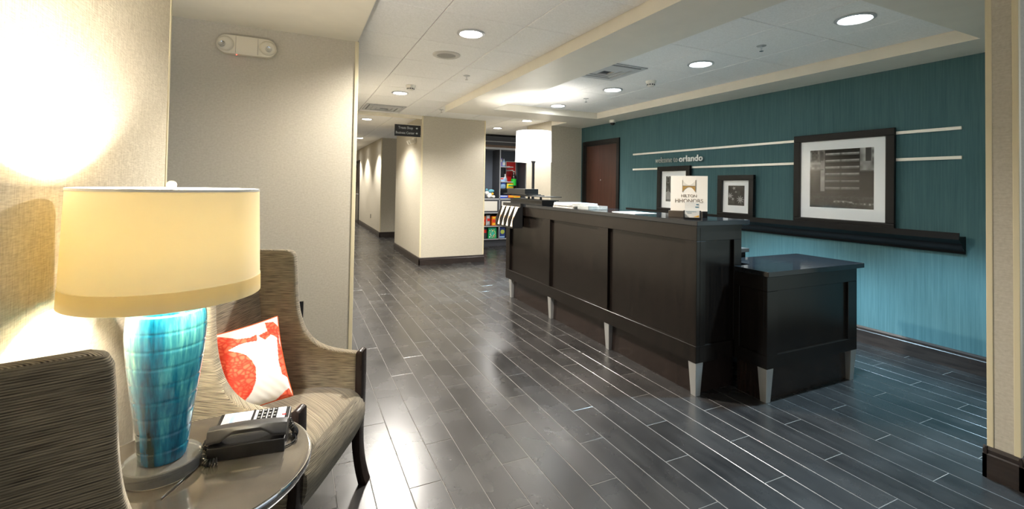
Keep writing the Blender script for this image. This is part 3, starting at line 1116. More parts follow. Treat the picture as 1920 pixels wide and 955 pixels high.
# local: viewer looks along +y, so the sign faces -y
MB().box(-0.142, 0.095, -0.02, 0.045, 0, 0.048).build('base_block', basic('taupe_wood_block', lin(78, 68, 58), 0.45, vary=0.1), sgn, bevel=0.002)
MB().box(-0.128, 0.128, 0.010, 0.020, 0.048, 0.308).build('panel', basic('cream_gloss_panel', lin(242, 236, 226), 0.18), sgn, bevel=0.001)
MB().box(0.062, 0.128, 0.010, 0.020, 0.0, 0.048).build('foot', M_BLACKPL, sgn)
M_TAUPE = basic('taupe_ink', lin(122, 108, 94), 0.5)
M_GOLD = basic('gold_foil', lin(214, 172, 104), 0.3, 0.5)
M_PEARL = basic('pearl_foil', lin(240, 234, 222), 0.25, 0.2)


def arch_poly(up):
    n = 14
    xs = np.linspace(-0.040, 0.040, n)
    if up:   # upper half, open bowl shape
        return [(-0.044, 0.004), (0.044, 0.004), (0.044, 0.040)] + [(x, 0.010 + 0.028 * (abs(x) / 0.040) ** 2.0) for x in xs[::-1]] + [(-0.044, 0.040)]
    return [(0.044, 0.0), (-0.044, 0.0), (-0.044, -0.040)] + [(x, -0.006 - 0.031 * (abs(x) / 0.040) ** 2.0) for x in xs] + [(0.044, -0.040)]


for up, m_ in ((True, M_PEARL), (False, M_GOLD)):
    MB().prism([(x, z + 0.232) for x, z in arch_poly(up)], 0.0085, 0.0102, 'y').build('emblem_half', m_, sgn)
MB().box(-0.045, 0.045, 0.0082, 0.0102, 0.2315, 0.2345).box(-0.0462, -0.0435, 0.0080, 0.0102, 0.188, 0.278).box(0.0435, 0.0462, 0.0080, 0.0102, 0.188, 0.278).build('emblem_outline', M_TAUPE, sgn)
text_mesh('lettering', 'HILTON', 0.030, M_TAUPE, sgn, (0, 0.0095, 0.150), (R(90), 0, 0), 0.0006, 0.0, 'CENTER')
text_mesh('lettering', 'HHONORS', 0.040, M_TAUPE, sgn, (0, 0.0095, 0.110), (R(90), 0, 0), 0.0006, 0.0, 'CENTER')

ch = thing('card_holder', 'small black card holder before the cream sign', 'card holder', (2.508, 2.375, TOP), R(-47))
MB().box(-0.055, 0.060, -0.022, 0.030, 0, 0.012).box(-0.055, 0.060, 0.012, 0.030, 0.012, 0.06).box(0.053, 0.060, -0.022, 0.012, 0.012, 0.05).box(-0.055, -0.048, -0.022, 0.012, 0.012, 0.04).build('tray', M_BLACKPL, ch, bevel=0.001)
M_ORANGEINK = basic('orange_ink', lin(240, 180, 50), 0.5)
M_BLUEINK = basic('blue_ink', lin(80, 130, 150), 0.5)


def cards(y, z1, lbl, w0, w1, marks):
    t = thing('card', lbl, 'card', (2.508, 2.375, TOP + 0.012), R(-47), 'cards in the small holder')
    MB().box(w0, w1, y, y + 0.003, 0, z1).build('sheet', M_PAPER, t)
    mb = MB()
    for (a, b, c, d) in marks:
        mb.box(a, b, y - 0.0008, y, c, d)
    mb.build('ink', M_BLUEINK, t)
    return t


cards(0.005, 0.108, 'tall white card with blue marks at the back of the card holder', -0.046, 0.050, [(0.028, 0.044, 0.088, 0.095), (0.022, 0.044, 0.070, 0.077)])
c2 = cards(-0.012, 0.052, 'short white card with a coloured corner at the front of the card holder', -0.046, 0.048, [(-0.040, 0.030, 0.040, 0.042), (-0.030, 0.0, 0.030, 0.032)])
MB().prism([(0.010, 0.004), (0.046, 0.004), (0.046, 0.018)], -0.0128, -0.012, 'y').build('corner_print', M_ORANGEINK, c2)

# newspapers
PAPERS = ['bottom newspaper of the pile on the desk', 'newspaper second from the bottom of the desk pile', 'newspaper in the middle of the pile on the desk', 'newspaper just under the top one of the desk pile', 'printed newspaper lying on top of the desk pile']
for k in range(5):
    L_, W_ = 0.29, 0.40
    t = thing('newspaper', PAPERS[k], 'newspaper', (2.60 + 0.006 * math.sin(k * 2.1), 4.00 + 0.012 * math.cos(k * 1.7), TOP + k * 0.0095), R(-2 + 3 * math.sin(k * 1.3)), 'newspapers piled on the desk')
    prof = [(-L_ / 2, 0), (L_ / 2, 0), (L_ / 2, 0.0090), (-L_ / 2 + 0.006, 0.0095), (-L_ / 2, 0.006)]
    MB().prism(prof, -W_ / 2, W_ / 2, 'y').build('folded_sheets', M_NEWS, t, bevel=0.001, seg=1)
    if k == 4:
        g = value_noise(40, 60, 24, 31)
        a = np.where(g > 0.62, 0.45, 0.86)
        a[4:9, 8:50] = 0.2
        a[14:30, 6:24] = 0.5
        print_plane('front_page', to_rgb(a), (-L_ / 2 + 0.012, W_ / 2 - 0.012, 0.0098), (0, -(W_ - 0.024), 0), (L_ - 0.024, 0, 0), M_PRINTM, t)

at_ = thing('acrylic_tray', 'low clear acrylic tray beside the newspapers on the desk', 'tray', (2.56, 3.64, TOP))
MB().box(-0.11, 0.11, -0.09, 0.09, 0, 0.004).box(-0.11, -0.107, -0.09, 0.09, 0.004, 0.035).box(0.107, 0.11, -0.09, 0.09, 0.004, 0.035).box(-0.107, 0.107, 0.087, 0.09, 0.004, 0.035).box(-0.107, 0.107, -0.09, -0.087, 0.004, 0.035).build('tray_body', M_ACRYLIC, at_)
tag(MB().box(2.49, 2.72, 2.95, 3.25, TOP, TOP + 0.003).build('paper_sheet', M_PAPER), 'loose white sheet lying on the stone desk top', 'paper')

# literature rack at the far end of the desk
rk = thing('literature_rack', 'tiered black literature rack on the far end of the desk', 'rack', (2.44, 4.62, TOP))
MB().box(0.0, 0.18, -0.20, 0.62, 0, 0.052).build('lower_box', M_SATINBLACK, rk, bevel=0.002)
MB().box(-0.035, 0.18, -0.26, 0.70, 0.052, 0.060).build('tray', M_SATINBLACK, rk, bevel=0.001)
for yy in (0.0, 0.30):
    MB().box(0.09, 0.11, yy, yy + 0.02, 0.060, 0.092).build('post', M_SATINBLACK, rk)
MB().box(-0.02, 0.18, -0.32, 0.55, 0.092, 0.100).build('tray', M_SATINBLACK, rk, bevel=0.001)
MB().box(0.05, 0.17, 0.05, 0.52, 0.100, 0.108).box(-0.02, 0.18, 0.15, 0.80, 0.108, 0.116).build('tray', M_SATINBLACK, rk, bevel=0.001)
MB().box(0.0, 0.18, 0.22, 0.72, 0.116, 0.178).build('upper_box', M_SATINBLACK, rk, bevel=0.002)

pk = thing('brochure_pocket', 'black four slot brochure pocket hung on the desk front', 'brochure holder', (2.396, 4.80, 0.885))
MB().box(-0.030, 0.0, 0, 0.50, 0, 0.285).box(-0.13, -0.030, 0, 0.50, 0, 0.012).build('back_plate', M_SATINBLACK, pk)
for k in range(5):
    y = k * 0.123
    MB().prism([(-0.030, 0.012), (-0.13, 0.012), (-0.13, 0.09), (-0.055, 0.24), (-0.030, 0.24)], y, y + 0.008, 'y').build('divider', M_SATINBLACK, pk)
M_BROCH = basic('cream_brochure', lin(214, 200, 178), 0.55, vary=0.06)
for k in range(4):
    t = thing('brochure', ('cream leaflet in the end pocket slot nearest the newspapers', 'cream leaflet in the second pocket slot from the newspapers', 'cream leaflet in the third pocket slot from the newspapers', 'cream leaflet in the end pocket slot nearest the snack shop')[k], 'brochure', (2.396 - 0.115, 4.80 + 0.014 + k * 0.123, 0.897), 0, 'leaflets in the brochure pocket')
    Mb = Matrix.Rotation(R(16), 4, 'Y')
    MB().box(0, 0.012, 0, 0.088, 0.005, 0.245, Mb).build('leaflet', M_BROCH, t)
    MB().box(-0.0008, 0, 0.010, 0.078, 0.09, 0.125, Mb).build('printed_band', basic('brown_ink', lin(150, 112, 82), 0.6), t)

# white drum lamp on the desk
lamp2 = thing('drum_table_lamp', 'white drum shade lamp with slim dark stem on the desk end', 'lamp', (2.715, 5.16, TOP))
MB().lathe([(0.085, 0), (0.085, 0.012), (0.02, 0.022), (0, 0.022)], 32).build('foot', M_BLACKPL, lamp2, smooth=40)
MB().lathe([(0.018, 0.020), (0.018, 0.50), (0.030, 0.52), (0.030, 0.55), (0.012, 0.57), (0.012, 0.66), (0, 0.66)], 20).build('stem', basic('gunmetal', lin(60, 60, 62), 0.35, 0.6), lamp2, smooth=40)
MB().lathe([(0.230, 0.520), (0.222, 0.905), (0.220, 0.905), (0.228, 0.520)], 64, closed=True).build('lamp_shade', M_SHADEW, lamp2, smooth=40)
MB().lathe([(0.231, 0.538), (0.2315, 0.520), (0.228, 0.519), (0.2285, 0.538)], 64, closed=True).build('shade_hem', M_SHADEW, lamp2, smooth=40)
mb = MB()
for k in range(3):
    a = k * 2 * math.pi / 3
    mb.tube([(0.01 * math.cos(a), 0.01 * math.sin(a), 0.66), (0.222 * math.cos(a), 0.222 * math.sin(a), 0.895)], 0.003, 6)
mb.build('spider', M_STEEL, lamp2)
point(lamp2, (0, 0, 0.72), 8, (1.0, 0.97, 0.92), 0.05)

# ------------------------------------------------------------------ snack shop shelving
shf = thing('snack_shelving', 'dark grey built-in snack shop shelving with pale front edges', 'shelving', (3.75, 9.60, 0))
M_SHELF = basic('charcoal_laminate', lin(66, 68, 74), 0.45)
M_SHELFIN = basic('blue_grey_back', lin(92, 100, 112), 0.5)
M_EDGE = basic('aluminium_edge', lin(186, 188, 192), 0.35, 0.4)
W = 1.40
MB().box(0, W, 0.03, 0.42, 0, 0.15).build('plinth', M_SHELF, shf)
MB().box(0, W, 0.41, 0.43, 0.15, 2.2).build('back_panel', M_SHELFIN, shf)
for z, t_ in ((0.15, 0.022), (0.44, 0.022), (0.745, 0.025), (1.055, 0.03)):
    b = MB().box(0, W, 0, 0.41, z, z + t_).build('shelf', M_SHELF, shf)
    MB().box(0, W, -0.006, 0.0, z, z + t_).build('edge_strip', M_EDGE, b)
for z in (1.455, 1.80):
    b = MB().box(0.47, 0.80, 0.05, 0.41, z, z + 0.02).build('shelf', M_SHELF, shf)
    MB().box(0.47, 0.80, 0.044, 0.05, z, z + 0.02).build('edge_strip', M_EDGE, b)
for x in (-0.02, 0.43, 1.09, W):
    b = MB().box(x, x + 0.035, 0, 0.41, 0.15, 2.20).build('upright', M_SHELF, shf)
    MB().box(x + 0.008, x + 0.027, -0.006, 0, 0.15, 2.20).build('edge_strip', M_EDGE, b)
for x0, x1 in ((0.02, 0.43), (0.47, 1.08)):
    p = MB().box(x0, x1, 0.0, 0.02, 0.77, 1.055).build('door', M_SHELF, shf)
    MB().box(x0 + 0.03, x1 - 0.04, -0.004, 0.0, 0.80, 1.02).build('white_inset', M_WHITE, p)
MB().box(-0.02, W + 0.035, 0, 0.41, 2.20, 2.245).build('crown_edge', M_EDGE, shf)
MB().box(-0.02, W + 0.035, 0.02, 0.41, 2.245, 2.30).build('crown_board', make_wood('brown_laminate', lin(104, 86, 74), lin(126, 106, 92), 0.4), shf)
MB().box(-0.02, W + 0.035, 0.0, 0.41, 2.30, 2.37).build('crown_board', M_SHELF, shf)
MB().box(-0.02, W + 0.035, -0.004, 0.41, 2.37, 2.385).build('crown_edge', M_EDGE, shf)
MB().box(-0.02, W + 0.035, 0.02, 0.41, 2.385, 2.50).build('crown_board', M_SHELF, shf)


def colour(n, r, g, b, rough=0.35):
    return basic(n, lin(r, g, b), rough)


def snack_bag(label, x, z, w, h, c, c2, y=9.66, group='snack packets on the shop shelves'):
    t = thing('snack_bag', label, 'snack bag', (x, y, z), 0, group)
    n = 8
    mb = MB()
    vv, ff = [], []
    for side in (-1, 1):
        for j in range(n + 1):
            for i in range(n + 1):
                u, v = i / n, j / n
                bul = 0.035 * (math.sin(math.pi * v) ** 0.6) * (math.sin(math.pi * u) ** 0.5 if 0 < u < 1 else 0)
                vv.append(((u - 0.5) * w * (1 - 0.06 * math.sin(math.pi * v)), side * bul + 0.036, v * h))
    q = (n + 1) ** 2
    for s in (0, 1):
        for j in range(n):
            for i in range(n):
                a = s * q + j * (n + 1) + i
                ff.append((a, a + 1, a + n + 2, a + n + 1))
    mb.add(vv, ff).build('packet', c, t, smooth=60)
    MB().box(-w * 0.34, w * 0.34, -0.006, 0.0, h * 0.45, h * 0.68).build('label_band', c2, t)
    return t


def box_item(label, name, cat, x, z, w, h, d, c, c2, y=9.64, group=None, band=(0.55, 0.85)):
    t = thing(name, label, cat, (x, y, z), 0, group)
    MB().box(-w / 2, w / 2, 0, d, 0, h).build('carton', c, t, bevel=0.002, seg=1)
    MB().box(-w * 0.42, w * 0.42, -0.002, 0, h * band[0], h * band[1]).build('label_panel', c2, t)
    return t


C_OR, C_RED, C_WH = colour('orange_pack', 238, 110, 30), colour('red_pack', 206, 36, 34), colour('white_pack', 232, 232, 230)
C_YEL, C_GRN, C_BLU = colour('yellow_pack', 236, 206, 50), colour('green_pack', 24, 170, 96), colour('blue_pack', 40, 76, 190)
C_LBL, C_PUR, C_NAVY = colour('light_blue_pack', 150, 190, 230), colour('purple_pack', 150, 140, 220), colour('navy_pack', 44, 62, 128)
C_TEALP, C_LIME = colour('teal_pack', 30, 180, 150), colour('bright_green_pack', 40, 200, 60)
Z1 = 0.462
snack_bag('orange snack packet with a red band next to the red tube', 3.865, Z1, 0.075, 0.215, C_OR, C_RED)
snack_bag('silver and red tall snack packet between orange packets', 3.960, Z1, 0.10, 0.24, colour('silver_pack', 206, 206, 212), C_RED)
for k in range(3):
    box_item(('bottom', 'middle', 'topmost')[k] + ' flat orange cracker box of the little stack by the shelf upright', 'cracker_box', 'box', 4.100, Z1 + k * 0.072, 0.125, 0.070, 0.12, C_OR, (C_YEL, C_RED, C_YEL)[k], 9.64, 'stacked cracker boxes', (0.3, 0.75))
box_item('low orange and yellow box on the shelf right of the upright', 'snack_box', 'box', 4.300, Z1, 0.15, 0.075, 0.12, C_OR, C_YEL)
Z0 = 0.172
box_item('black and red carton on the bottom shelf by the pillar', 'snack_box', 'box', 3.870, Z0, 0.08, 0.24, 0.08, colour('charcoal_pack', 60, 58, 66), C_RED)
g1 = box_item('teal green picture carton standing on the bottom shelf', 'snack_box', 'box', 4.050, Z0, 0.20, 0.25, 0.06, C_GRN, C_TEALP, band=(0.86, 0.95))
art = np.zeros((12, 10, 3))
art[:] = lin(40, 176, 140)
for k in range(46):
    art[rng.integers(0, 12), rng.integers(0, 10)] = random.choice([lin(240, 240, 235), lin(220, 70, 60), lin(40, 80, 60), lin(90, 200, 220), lin(238, 214, 90)])
print_plane('printed_picture', art, (-0.075, -0.003, 0.02), (0.15, 0, 0), (0, 0, 0.19), M_PRINTM, g1)
b1 = box_item('navy carton with a yellow green disc on the bottom shelf', 'snack_box', 'box', 4.290, Z0, 0.15, 0.25, 0.06, C_NAVY, C_LBL, band=(0.05, 0.18))
MB().lathe([(0.05, 0), (0.05, 0.003), (0, 0.003)], 20, M=Matrix.Translation((0.01, -0.001, 0.145)) @ Matrix.Rotation(R(90), 4, 'X')).build('printed_disc', colour('olive_disc', 176, 190, 84), b1)
Z2 = 1.085
pl = thing('plush_toy', 'small white and blue plush toy lying on the shop counter', 'toy', (4.0, 9.72, Z2))
M_PLW, M_PLB = colour('white_plush', 232, 232, 228, 0.95), colour('blue_plush', 110, 176, 196, 0.95)


def blob(c, r, sx=1, sy=1, sz=1):
    return MB().lathe([(r * math.sin(a), -r * math.cos(a)) for a in np.linspace(0, math.pi, 9)], 14, M=Matrix.Translation(c) @ Matrix.Diagonal((sx, sy, sz, 1)))


blob((0, 0, 0.062), 0.062, 1.5, 1, 1).build('body', M_PLW, pl, smooth=80)
blob((-0.075, -0.01, 0.115), 0.052).build('head', M_PLW, pl, smooth=80)
blob((0.03, -0.02, 0.165), 0.05, 1.5, 0.8, 0.8).build('blue_hood', M_PLB, pl, smooth=80)
blob((-0.085, -0.02, 0.19), 0.03).build('ear', M_PLB, pl, smooth=80)
blob((0.085, -0.04, 0.035), 0.035).build('paw', M_PLW, pl, smooth=80)
blob((-0.04, -0.055, 0.035), 0.035).build('paw', M_PLW, pl, smooth=80)
blob((0.05, -0.05, 0.10), 0.028).build('scarf', colour('yellow_plush', 236, 180, 60, 0.9), pl, smooth=80)
box_item('blue and white flat candy box on the shop counter', 'candy_box', 'box', 4.315, Z2, 0.22, 0.07, 0.10, C_BLU, C_WH)
box_item('orange flat candy box on the shop counter', 'candy_box', 'box', 4.500, Z2, 0.13, 0.07, 0.10, C_OR, C_YEL)
box_item('yellow flat candy box on the shop counter', 'candy_box', 'box', 4.660, Z2, 0.16, 0.065, 0.10, C_YEL, C_OR)
box_item('purple and white carton on the top shop shelf', 'snack_box', 'box', 4.265, 1.82, 0.075, 0.19, 0.07, C_PUR, C_WH, 9.72)


def bottle(label, x, y, z, r, h, cb, cc, cl):
    t = thing('bottle', label, 'bottle', (x, y, z), 0, None)
    MB().lathe([(r * 0.9, 0), (r, 0.01), (r, h * 0.6), (r * 0.85, h * 0.7), (r * 0.36, h * 0.86), (r * 0.36, h * 0.93), (0, h * 0.93)], 20).build('body', cb, t, smooth=40)
    MB().lathe([(r * 0.42, h * 0.92), (r * 0.42, h), (0, h)], 16).build('cap', cc, t, smooth=40)
    MB().lathe([(r * 1.01, h * 0.18), (r * 1.015, h * 0.19), (r * 1.015, h * 0.54), (r * 1.01, h * 0.55)], 20).build('label', cl, t, smooth=40)


bottle('light blue bottle on the top shop shelf', 4.36, 9.76, 1.82, 0.035, 0.18, C_LBL, C_WH, C_WH)
rp = thing('red_poster', 'red advertising poster in white frame behind the shop bottles', 'poster', (4.64, 9.965, 1.30))
MB().box(-0.135, 0.135, 0, 0.012, 0, 0.66).build('frame', C_WH, rp)
MB().box(-0.12, 0.12, -0.003, 0, 0.015, 0.645).build('red_sheet', C_RED, rp)
MB().box(-0.10, 0.09, -0.005, -0.003, 0.43, 0.455, Matrix.Rotation(R(-4), 4, 'Y')).box(-0.10, -0.03, -0.005, -0.003, 0.52, 0.545).build('white_lettering', C_WH, rp)
pd = thing('display_stand', 'dark pedestal on the shop counter carrying bottles', 'stand', (4.60, 9.78, Z2))
MB().box(-0.36, 0.16, -0.13, 0.14, 0.19, 0.225).build('board', M_SATINBLACK, pd)
MB().box(-0.33, -0.29, 0.02, 0.10, 0, 0.19).box(0.09, 0.13, 0.02, 0.10, 0, 0.19).build('support', M_SATINBLACK, pd)
bottle('dark drink bottle with a bright green label before the red poster', 4.655, 9.83, Z2 + 0.225, 0.062, 0.42, colour('dark_bottle', 40, 30, 26, 0.15), C_WH, C_LIME)
bottle('clear bottle with a pale blue label on the dark pedestal', 4.44, 9.85, Z2 + 0.225, 0.05, 0.34, colour('clear_bottle', 190, 200, 206, 0.15), C_WH, C_LBL)
snack_bag('yellow crinkled snack bag before the clear bottle', 4.50, Z2 + 0.225, 0.18, 0.13, C_YEL, C_GRN, 9.66)
snack_bag('blue and white snack bag on the dark pedestal', 4.325, Z2 + 0.225, 0.15, 0.24, C_LBL, C_BLU, 9.68)
box_item('white and red carton on the middle shop shelf', 'snack_box', 'box', 4.28, 1.475, 0.12, 0.09, 0.10, C_WH, C_RED, 9.70)

# ------------------------------------------------------------------ wing armchairs
chairs = []


def armchair(label, loc, rz):
    t = thing('wing_armchair', label, 'armchair', loc, rz, 'wing armchairs by the lamp table')
    # side profile in (x forward, z)
    top = catmull([(0.272, 0.592), (0.17, 0.600), (0.085, 0.624), (0.025, 0.680), (-0.008, 0.76), (-0.022, 0.85), (-0.028, 0.95), (-0.034, 1.03)], 5)
    prof = [(0.272, 0.215)] + top + [(-0.045, 1.055), (-0.07, 1.062), (-0.245, 1.062), (-0.268, 1.05), (-0.276, 1.02), (-0.25, 0.215)]
    for s in (-1, 1):
        y0, y1 = (0.268, 0.314) if s > 0 else (-0.314, -0.268)
        mbp = MB().prism(prof, y0, y1, 'y')
        mbp.v = [(x, y * (1 - 0.11 * min(1, max(0, (0.10 - x) / 0.38))), z) for x, y, z in mbp.v]
        mbp.build('side_panel', M_FABRIC, t, smooth=50, bevel=0.015, seg=3)
    # backrest, slightly bowed
    bp = [(-0.26, 0.40), (-0.280, 1.03), (-0.274, 1.056), (-0.258, 1.064), (-0.228, 1.064), (-0.208, 1.054), (-0.198, 1.02), (-0.180, 0.85), (-0.158, 0.66), (-0.145, 0.50), (-0.145, 0.40)]
    MB().prism(bp, -0.246, 0.246, 'y').build('backrest', M_FABRIC, t, smooth=50, bevel=0.012, seg=2)
    # seat: crowned cushion with a rolled, deep front
    n, mI = 18, 14
    vv, ff = [], []
    sp_ = [(-0.20, 0.405), (-0.05, 0.435), (0.10, 0.452), (0.22, 0.452), (0.285, 0.440), (0.318, 0.405), (0.330, 0.355), (0.328, 0.31), (0.312, 0.265), (0.290, 0.232), (0.27, 0.215)]
    sp_ = catmull(sp_, 3)
    for (x, z) in sp_:
        for i in range(mI + 1):
            v = i / mI * 2 - 1
            crown = (1 - v ** 4)
            vv.append((x - 0.012 * (1 - crown) * (1 if x > 0.25 else 0), v * 0.270 * (1 - 0.11 * min(1, max(0, (0.10 - x) / 0.38))), z - 0.022 * (1 - crown) * (1 if z > 0.38 else 0)))
    k = len(sp_)
    for a in range(k - 1):
        for i in range(mI):
            q = a * (mI + 1) + i
            ff.append((q, q + 1, q + mI + 2, q + mI + 1))
    base = len(vv)
    for i in range(mI + 1):
        vv.append((-0.20, (i / mI * 2 - 1) * 0.270 * 0.913, 0.215))
    for i in range(mI):
        ff.append(((k - 1) * (mI + 1) + i, (k - 1) * (mI + 1) + i + 1, base + i + 1, base + i))
        ff.append((i, base + i, base + i + 1, i + 1))
    ff.append([a * (mI + 1) for a in range(k)] + [base])
    ff.append(([a * (mI + 1) + mI for a in range(k)] + [base + mI])[::-1])
    MB().add(vv, ff).build('seat', M_FABRIC, t, smooth=60)
    # dark wooden front posts running down into sabre legs
    for s in (-1, 1):
        yc = s * 0.284
        side = catmull([(0.305, 0.602), (0.306, 0.45), (0.304, 0.33), (0.300, 0.24), (0.304, 0.14), (0.320, 0.05), (0.338, 0.0)], 4)
        back = catmull([(0.298, 0.0), (0.282, 0.06), (0.268, 0.14), (0.262, 0.22), (0.268, 0.28), (0.273, 0.34), (0.273, 0.45), (0.273, 0.594)], 4)
        poly = side + back + [(0.280, 0.606), (0.292, 0.610)]
        MB().prism(poly, yc - 0.029, yc + 0.029, 'y').build('front_post', M_DARKWOOD, t, smooth=40, bevel=0.007, seg=2)
        MB().frustum((-0.270, s * 0.215), (0.016, 0.016), 0.0, (-0.225, s * 0.235), (0.024, 0.024), 0.235).build('rear_leg', M_DARKWOOD, t, bevel=0.004)
    return t


armchair('taupe ribbed wing armchair holding the seahorse cushion', (-0.0975, 2.129, 0), R(-28))
armchair('taupe ribbed wing armchair without a cushion next to the blue lamp', (-0.222, 0.840, 0), R(10))

# seahorse cushion -------------------------------------------------
SEA = [(0.194, 0.046), (0.274, 0.067), (0.396, 0.125), (0.461, 0.166), (0.595, 0.193), (0.671, 0.178), (0.666, 0.26), (0.53, 0.239), (0.466, 0.24), (0.342, 0.273), (0.461, 0.342), (0.523, 0.392), (0.572, 0.478), (0.601, 0.574), (0.576, 0.731), (0.511, 0.845), (0.38, 0.959), (0.281, 1.05), (0.17, 1.044), (0.183, 0.859), (0.208, 0.746), (0.113, 0.742), (0.046, 0.662), (0.044, 0.538), (0.138, 0.546), (0.122, 0.459), (0.087, 0.423), (0.092, 0.258), (0.133, 0.126)]
SEA2 = [(0.844, 0.029), (0.945, 0.056), (1.009, 0.147), (0.98, 0.314), (1.02, 0.512), (1.01, 0.791), (0.938, 0.713), (0.93, 0.554), (0.963, 0.265), (0.894, 0.202), (0.815, 0.247), (0.746, 0.171), (0.858, 0.148)]
SEA3 = [(0.928, 0.921), (0.983, 0.90), (1.0, 1.0), (0.89, 1.02), (0.776, 1.02), (0.842, 0.975)]


def make_cushion():
    t = thing('cushion', 'white square cushion printed with coral red seahorses, orange underside', 'cushion', CUSH_LOC, 0)
    t.rotation_euler = CUSH_ROT
    n = 150
    s = 0.325
    u = np.linspace(0, 1, n + 1)
    U, V = np.meshgrid(u, u)              # V down
    a, b = 2 * U - 1, 2 * V - 1
    pinch = 0.055
    X = a * s / 2 * (1 - pinch * (1 - b ** 2) + 0.0)
    Zp = -b * s / 2 * (1 - pinch * (1 - a ** 2))
    ea, eb = np.clip(1 - a ** 2, 0, 1), np.clip(1 - b ** 2, 0, 1)
    thick = 0.085 * (ea ** 0.45) * (eb ** 0.45)
    thick = thick * (1 + 0.05 * np.sin(7 * a + 3 * b) * ea * eb)
    wr = 0.004 * np.sin(26 * (a - b) + 5 * a * b) * np.clip(a, 0, 1) * np.clip(b, 0, 1) * ea
    Yf = -thick - wr
    red = inside([(a_ + 0.06, b_ - 0.03) for a_, b_ in SEA], U, V) | inside(SEA2, U, V) | inside(SEA3, U, V)
    g = np.random.default_rng(5)
    pts = g.random((380, 2))
    d = np.sqrt((U[..., None] - pts[:, 0]) ** 2 + ((V[..., None] - pts[:, 1]) * 1.3) ** 2)
    d.sort(axis=-1)
    cell = np.clip((d[..., 1] - d[..., 0]) / 0.030, 0, 1)
    cr = np.array(lin(220, 60, 44))[None, None] * (1 - cell[..., None]) + np.array(lin(244, 116, 84))[None, None] * cell[..., None]
    base = np.ones((n + 1, n + 1, 3)) * np.array(lin(238, 232, 222))
    rgb = np.where(red[..., None], cr, base)
    vv = list(zip(X.ravel(), Yf.ravel(), Zp.ravel()))
    ff = [(j * (n + 1) + i, (j + 1) * (n + 1) + i, (j + 1) * (n + 1) + i + 1, j * (n + 1) + i + 1) for j in range(n) for i in range(n)]
    me = bpy.data.meshes.new('printed_front')
    me.from_pydata([tuple(map(float, q)) for q in vv], [], ff)
    at = me.color_attributes.new('Col', 'FLOAT_COLOR', 'POINT')
    buf = np.ones(((n + 1) ** 2, 4), np.float32)
    buf[:, :3] = rgb.reshape(-1, 3)
    at.data.foreach_set('color', buf.ravel())
    me.materials.append(attr_mat('cushion_print', 0.85, 0.15))
    me.shade_smooth()
    o = bpy.data.objects.new('printed_front', me)
    COL.objects.link(o)
    o.parent = t
    st = 5
    Xb, Yb, Zb = X[::st, ::st], thick[::st, ::st] * 0.8, Zp[::st, ::st]
    k = Xb.shape[0]
    MB().add([tuple(map(float, q)) for q in zip(Xb.ravel(), Yb.ravel(), Zb.ravel())], [(j * k + i, j * k + i + 1, (j + 1) * k + i + 1, (j + 1) * k + i) for j in range(k - 1) for i in range(k - 1)]).build('orange_back', basic('orange_cotton', lin(232, 84, 22), 0.85, spec=0.15), t, smooth=80)
    edge = [(X[0, i], 0.004, Zp[0, i]) for i in range(0, n, 5)] + [(X[i, n], 0.004, Zp[i, n]) for i in range(0, n, 5)] + [(X[n, i], 0.004, Zp[n, i]) for i in range(n, 0, -5)] + [(X[i, 0], 0.004, Zp[i, 0]) for i in range(n, -1, -5)]
    MB().tube([tuple(map(float, q)) for q in edge], 0.004, 6).build('piping', basic('orange_piping', lin(236, 92, 26), 0.8), t, smooth=60)


CUSH_LOC = (-0.186, 2.115, 0.632)
CUSH_ROT = (R(-22), R(-9), R(10))
make_cushion()

# ------------------------------------------------------------------ side table with lamp and telephone
TX, TY, TZ = -0.237, 1.506, 0.60
TR = 0.297
tb = thing('side_table', 'round side table with polished grey top and chrome rim', 'table', (TX, TY, 0))
MB().lathe([(0, TZ - 0.012), (TR - 0.006, TZ - 0.012), (TR - 0.006, TZ - 0.001), (TR - 0.010, TZ), (0, TZ)], 72).build('table_top', M_TABLETOP, tb, smooth=40)
MB().lathe([(TR - 0.006, TZ - 0.002), (TR - 0.002, TZ - 0.002), (TR, TZ - 0.007), (TR - 0.001, TZ - 0.018), (TR - 0.010, TZ - 0.032), (TR - 0.022, TZ - 0.034), (TR - 0.022, TZ - 0.012), (TR - 0.006, TZ - 0.012)], 72, closed=True).build('rim', M_CHROME, tb, smooth=40)
MB().lathe([(0.022, 0.018), (0.022, TZ - 0.03), (0.09, TZ - 0.0122), (0, TZ - 0.0122)], 32).build('column', M_CHROME, tb, smooth=40)
MB().lathe([(0.19, 0), (0.19, 0.008), (0.17, 0.014), (0.03, 0.020), (0, 0.020)], 48).build('base', M_CHROME, tb, smooth=40)

